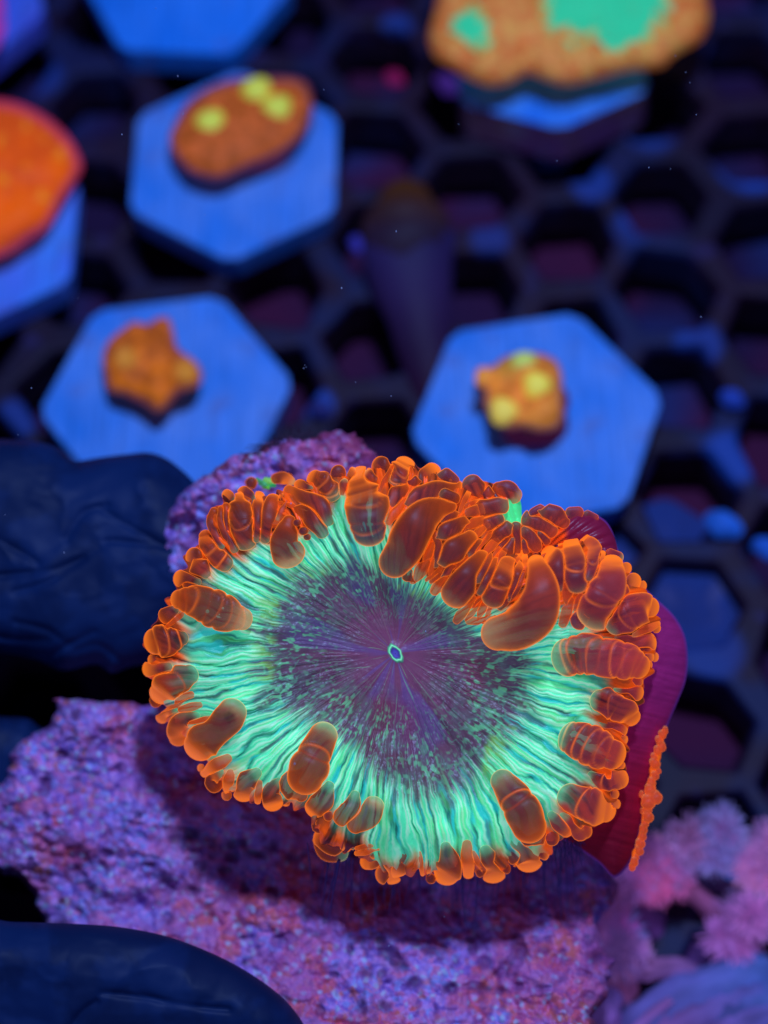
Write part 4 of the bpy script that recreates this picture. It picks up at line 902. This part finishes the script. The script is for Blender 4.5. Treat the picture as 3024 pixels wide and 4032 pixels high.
# young polyp on the rock behind the big coral
yp = empty('young_polyp', tuple(P(1060, 1900, -4))); tag(yp, 'tiny green-centred polyp with two orange bladders on the rock above the big coral', 'coral')
for x, y, r, c in ((1055, 1895, 14, (120, 200, 110)), (1035, 1905, 12, (70, 170, 130)), (1070, 1908, 12, (60, 200, 130)), (1048, 1918, 10, (90, 180, 70)), (1075, 1890, 9, (70, 190, 120)), (1020, 1893, 9, (60, 160, 120))):
    keep(tube('tentacle', [(x - 8, y - 4, -3.5, r), (x + 10, y + 3, -3.2, r * .7)], M_frag, c, c, n=8, sub=2), yp)
for p_ in ([(738, 303, 34)], [(900, 272, 26), (955, 280, 34)]): spec(1, p_, None, hfix=-3.4, free=True); keep(vesicle(SPEC.pop(), free=True), yp)

# ================================================================= GLOVED HAND
GL = smooth_poly([(-900, 1800), (-500, 1700), (-150, 1722), (60, 1732), (160, 1742), (230, 1765), (272, 1800), (310, 1814), (400, 1800), (500, 1788), (580, 1782), (645, 1800), (710, 1845), (770, 1905), (830, 2000), (850, 2150), (800, 2350), (720, 2520), (640, 2600), (520, 2625), (440, 2650), (380, 2615), (250, 2640), (150, 2600), (0, 2570), (-60, 2600), (-110, 2720),
                  (-90, 2810), (0, 2822), (110, 2830), (170, 2870), (300, 2900), (420, 2990), (380, 3160), (200, 3250), (40, 3300), (-60, 3400), (-90, 3560), (0, 3622), (150, 3632), (310, 3638), (470, 3650), (640, 3682), (780, 3730), (920, 3795), (1040, 3870), (1130, 3945), (1200, 4040), (1260, 4170), (1270, 4330), (1150, 4500), (800, 4620), (300, 4700), (-400, 4750), (-1100, 4500), (-1300, 3500), (-1200, 2400)], 5)
def gl_h(X, Y):
    return -8.6 + 6.4 * ss(3250, 3560, Y) - 1.4 * np.exp(-((Y - 3050) / 260) ** 2) - .8 * ss(2400, 1750, Y)
CR = [((-40, 2270), (130, 2255), (240, 2235), (390, 2160)), ((60, 2330), (190, 2290), (330, 2200)), ((260, 2120), (330, 2020), (420, 1990)), ((-50, 2500), (60, 2520), (180, 2520)), ((160, 2610), (260, 2545), (370, 2490)), ((-60, 2100), (90, 2180), (150, 2220)), ((420, 2130), (560, 2140), (680, 2160)), ((400, 2010), (520, 2080), (650, 2150)), ((400, 3910), (560, 3925), (740, 3960), (900, 3975)), ((250, 4090), (320, 3990), (380, 3945)), ((300, 2560), (390, 2540), (480, 2610)), ((-60, 2590), (90, 2600), (260, 2640)), ((60, 2450), (180, 2480), (260, 2530))]
CRV = [smooth_poly(c, 5, closed=False) for c in CR]
def gl_rel(X, Y, d):
    h = .5 * (fbm(X / 260, Y / 260, 5, 3) - .5)
    for i, c in enumerate(CRV):
        q = segdist(X, Y, c); h = h - .13 * np.exp(-(q / 13) ** 2) * (.4 + vn(X / 90, Y / 90, 40 + i)) + .03 * np.exp(-((q - 45) / 30) ** 2)
    f1, f2, _ = worley(X / 250 + .5 * fbm(X / 200, Y / 200, 7), Y / 170 + .6 * fbm(X / 180, Y / 180, 9), 44); h = h + .08 * np.clip((f2 - f1) * 1.6, 0, .8) + .06 * (_ - .5) * np.clip(f2 - f1, 0, .3)
    f1, f2, _ = worley(X / 90, Y / 120 + X / 300, 48); h = h + .015 * np.clip((f2 - f1) * 2, 0, .8) * ss(.4, .6, vn(X / 300, Y / 300, 6))
    w_ = fbm(X / 150, Y / 110, 15, 2); h = h + .07 * (1 - np.abs(2 * vn(X / 260 + 1.2 * w_, Y / 150, 25) - 1)) ** 3
    return h
gl = inflate('glove', GL, 8, gl_h, 2.2, 230, M_glove, lambda X, Y, d: speckle(X, Y, (4, 24, 80), (6, 31, 96), 160, 4), gl_rel, Tb=3.0)
hand = empty('person', tuple(P(-800, 3200, -8))); tag(hand, 'hand in a dark wrinkled rubber glove gripping the rock from the left', 'person')
keep(gl, hand)

# ================================================================= PINK SOFT CORAL, LOWER RIGHT
soft = empty('soft_coral', tuple(P(2800, 4200, -16))); tag(soft, 'pink branching soft coral with fuzzy tips in the lower right corner', 'coral')
PK, LV, BL, GB = (190, 92, 165), (150, 110, 215), (62, 92, 205), (66, 86, 170)
ST = [([(2900, 4250, -16, 150), (2850, 4050, -15.2, 130), (2700, 3830, -14, 46), (2560, 3815, -13, 48), (2460, 3800, -12.5, 72)], (60, 80, 180), (150, 100, 185)),
      ([(2950, 4150, -16.5, 120), (2930, 3850, -15.5, 85), (2800, 3580, -14.5, 40), (2660, 3480, -13.6, 44)], (74, 72, 165), (138, 78, 140)),
      ([(2980, 4200, -16, 130), (3000, 3950, -15.5, 90), (2930, 3720, -14, 60), (2910, 3640, -13.5, 62)], (66, 80, 170), (160, 90, 170)),
      ([(2860, 4200, -17, 120), (2740, 3800, -16.8, 80), (2560, 3640, -15.5, 62), (2440, 3560, -14.5, 60)], (58, 50, 140), (90, 52, 130)),
      ([(2450, 3900, -13.6, 60), (2400, 3750, -13.4, 60), (2400, 3600, -13.4, 64), (2480, 3480, -13.4, 66)], (150, 90, 170), (140, 86, 175)),
      ([(3150, 3950, -16, 120), (3080, 3600, -15, 80), (2990, 3420, -14, 76)], (70, 84, 180), (120, 96, 185)),
      ([(2500, 4150, -12.6, 150), (2620, 3990, -12.6, 110), (2800, 3900, -13.0, 100), (2960, 3850, -13.5, 110)], (92, 84, 190), (70, 100, 205)),
      ([(2720, 4260, -11.8, 160), (2850, 4080, -12, 120), (2980, 4000, -12.4, 110), (3120, 3950, -13, 110)], (84, 78, 178), (60, 96, 195)),
      ([(2520, 4220, -11.3, 90), (2640, 4070, -11.6, 70), (2790, 3985, -12, 60), (2980, 3930, -12.4, 60)], (120, 76, 165), (78, 90, 195)),
      ([(2720, 4270, -10.6, 90), (2800, 4130, -10.8, 66), (2900, 4040, -11.2, 56), (3070, 3990, -11.6, 50)], (110, 76, 160), (84, 92, 200)),
      ([(2440, 4180, -11, 30), (2520, 4040, -11.3, 24), (2640, 3940, -11.7, 16)], (110, 90, 200), (130, 92, 190)),
      ([(2380, 4200, -12.2, 110), (2370, 4040, -12, 80), (2400, 3930, -12.2, 50)], (120, 70, 165), (110, 90, 200))]
for i, (p, c0, c1) in enumerate(ST): keep(tube('branch', p, M_soft, c0, c1, n=26, sub=10, noise=.4, seed=i * 9), soft)
# fuzzy polyp heads: many small tentacles
def fuzz(clusters):
    V = []; F = []; cc = []; rs = random.Random(3)
    sub = []
    for (x, y, h, R, c0, c1, n) in clusters:
        for j in range(5):
            f = rs.uniform(.8, 1.2); c0 = tuple(.75 * v + .25 * g for v, g in zip(c0, (135, 108, 205))); g_ = rs.uniform(0, 6.283); q_ = rs.uniform(.2, .75) * R
            sub.append((x + q_ * math.cos(g_), y + q_ * math.sin(g_), h + rs.uniform(-.6, .4), R * rs.uniform(.55, .85), tuple(min(255, v * f * 1.08) for v in c0), tuple(min(255, v * f * 1.2) for v in c1), n // 4))
    for (x, y, h, R, c0, c1, n) in sub:
        ctr = P(x, y, h)
        for i in range(n * 4):
            u = rs.uniform(.0, 1); b = rs.uniform(0, 2 * math.pi); s_ = math.sqrt(1 - u * u)
            d = RIGHT * s_ * math.cos(b) + UP * s_ * math.sin(b) - DIR * u * .9; d = d / np.linalg.norm(d)
            q = R / 100 * 1.2; p0 = ctr + d * q * .45; L_ = q * rs.uniform(.45, 1.15); r = q * rs.uniform(.025, .05)
            a = np.cross(d, [.3, .5, .8]); a /= np.linalg.norm(a); e = np.cross(d, a); base = len(V)
            for j, (t, k) in enumerate(((0, 1), (.5, .9), (.9, .8), (1, .25))):
                for m in range(5):
                    g = 2 * math.pi * m / 5; V.append(p0 + d * L_ * t + a * r * k * math.cos(g) + e * r * k * math.sin(g)); cc.append(lin(c0) * (1 - t) + lin(c1) * t)
            for j in range(3):
                for m in range(5): F.append((base + j * 5 + m, base + j * 5 + (m + 1) % 5, base + j * 5 + 5 + (m + 1) % 5, base + j * 5 + 5 + m))
            F.append(tuple(base + 15 + m for m in range(5)))
    return mesh_obj('polyp_fuzz', np.array(V), F, M_soft, None, np.array(cc))
R1, R2 = (146, 78, 140), (140, 116, 208)
fz = fuzz([(2580, 3400, -13.4, 90, R1, (150, 100, 205), 130), (2680, 3340, -13.6, 105, (138, 76, 140), R2, 170), (2790, 3310, -13.6, 100, (150, 90, 190), (110, 120, 215), 150), (2850, 3360, -14.2, 70, (90, 70, 160), (90, 100, 190), 90), (2620, 3480, -13.2, 90, R1, (170, 90, 170), 110),
           (3010, 3330, -14, 100, (150, 86, 160), R2, 150), (2975, 3420, -13.2, 90, (146, 84, 150), (150, 116, 214), 140), (3040, 3430, -13.6, 90, (165, 96, 190), (150, 112, 215), 120), (2900, 3640, -13, 105, (160, 96, 195), (150, 108, 212), 160), (2980, 3570, -13.8, 80, (120, 90, 180), (120, 120, 210), 90),
           (2420, 3560, -13.2, 90, (150, 80, 160), (130, 90, 205), 110), (2480, 3490, -13.4, 80, (150, 80, 165), (130, 100, 210), 100), (2440, 3760, -12.4, 105, (150, 96, 200), (140, 110, 222), 150), (2420, 3660, -13, 80, (150, 90, 180), (140, 80, 190), 100), (2350, 3980, -12, 70, (140, 80, 170), (150, 100, 215), 70), (2480, 3700, -13.4, 70, (80, 110, 205), (90, 120, 215), 70)])
fz['kind'] = 'stuff'; keep(fz, soft)
chip(2885, 3410, 70, (25, 110, 240), 'bright blue rubble chip showing between the soft coral branches')

# drifting specks in the water
V = []; F = []; rs = random.Random(9)
for x, y in [(1200, 1438), (1196, 1450), (1205, 1446), (1560, 912), (480, 530), (2555, 660), (2640, 665), (2700, 285), (1540, 1560), (2760, 1248), (1345, 1135), (700, 300)] + [(rs.uniform(0, 3024), rs.uniform(0, 4032)) for _ in range(26)]:
    h = rs.uniform(1.2, 3); c = P(x, y, h); q = rs.uniform(.012, .03); b = len(V); el = rs.uniform(1, 2.5)
    V += [c + RIGHT * q, c - RIGHT * q, c + UP * q * el, c - UP * q * el, c + DIR * q, c - DIR * q]
    for f in ((0, 2, 4), (2, 1, 4), (1, 3, 4), (3, 0, 4), (2, 0, 5), (1, 2, 5), (3, 1, 5), (0, 3, 5)): F.append(tuple(b + i for i in f))
tag(mesh_obj('drifting_specks', np.array(V), F, M_speck), kind='stuff')
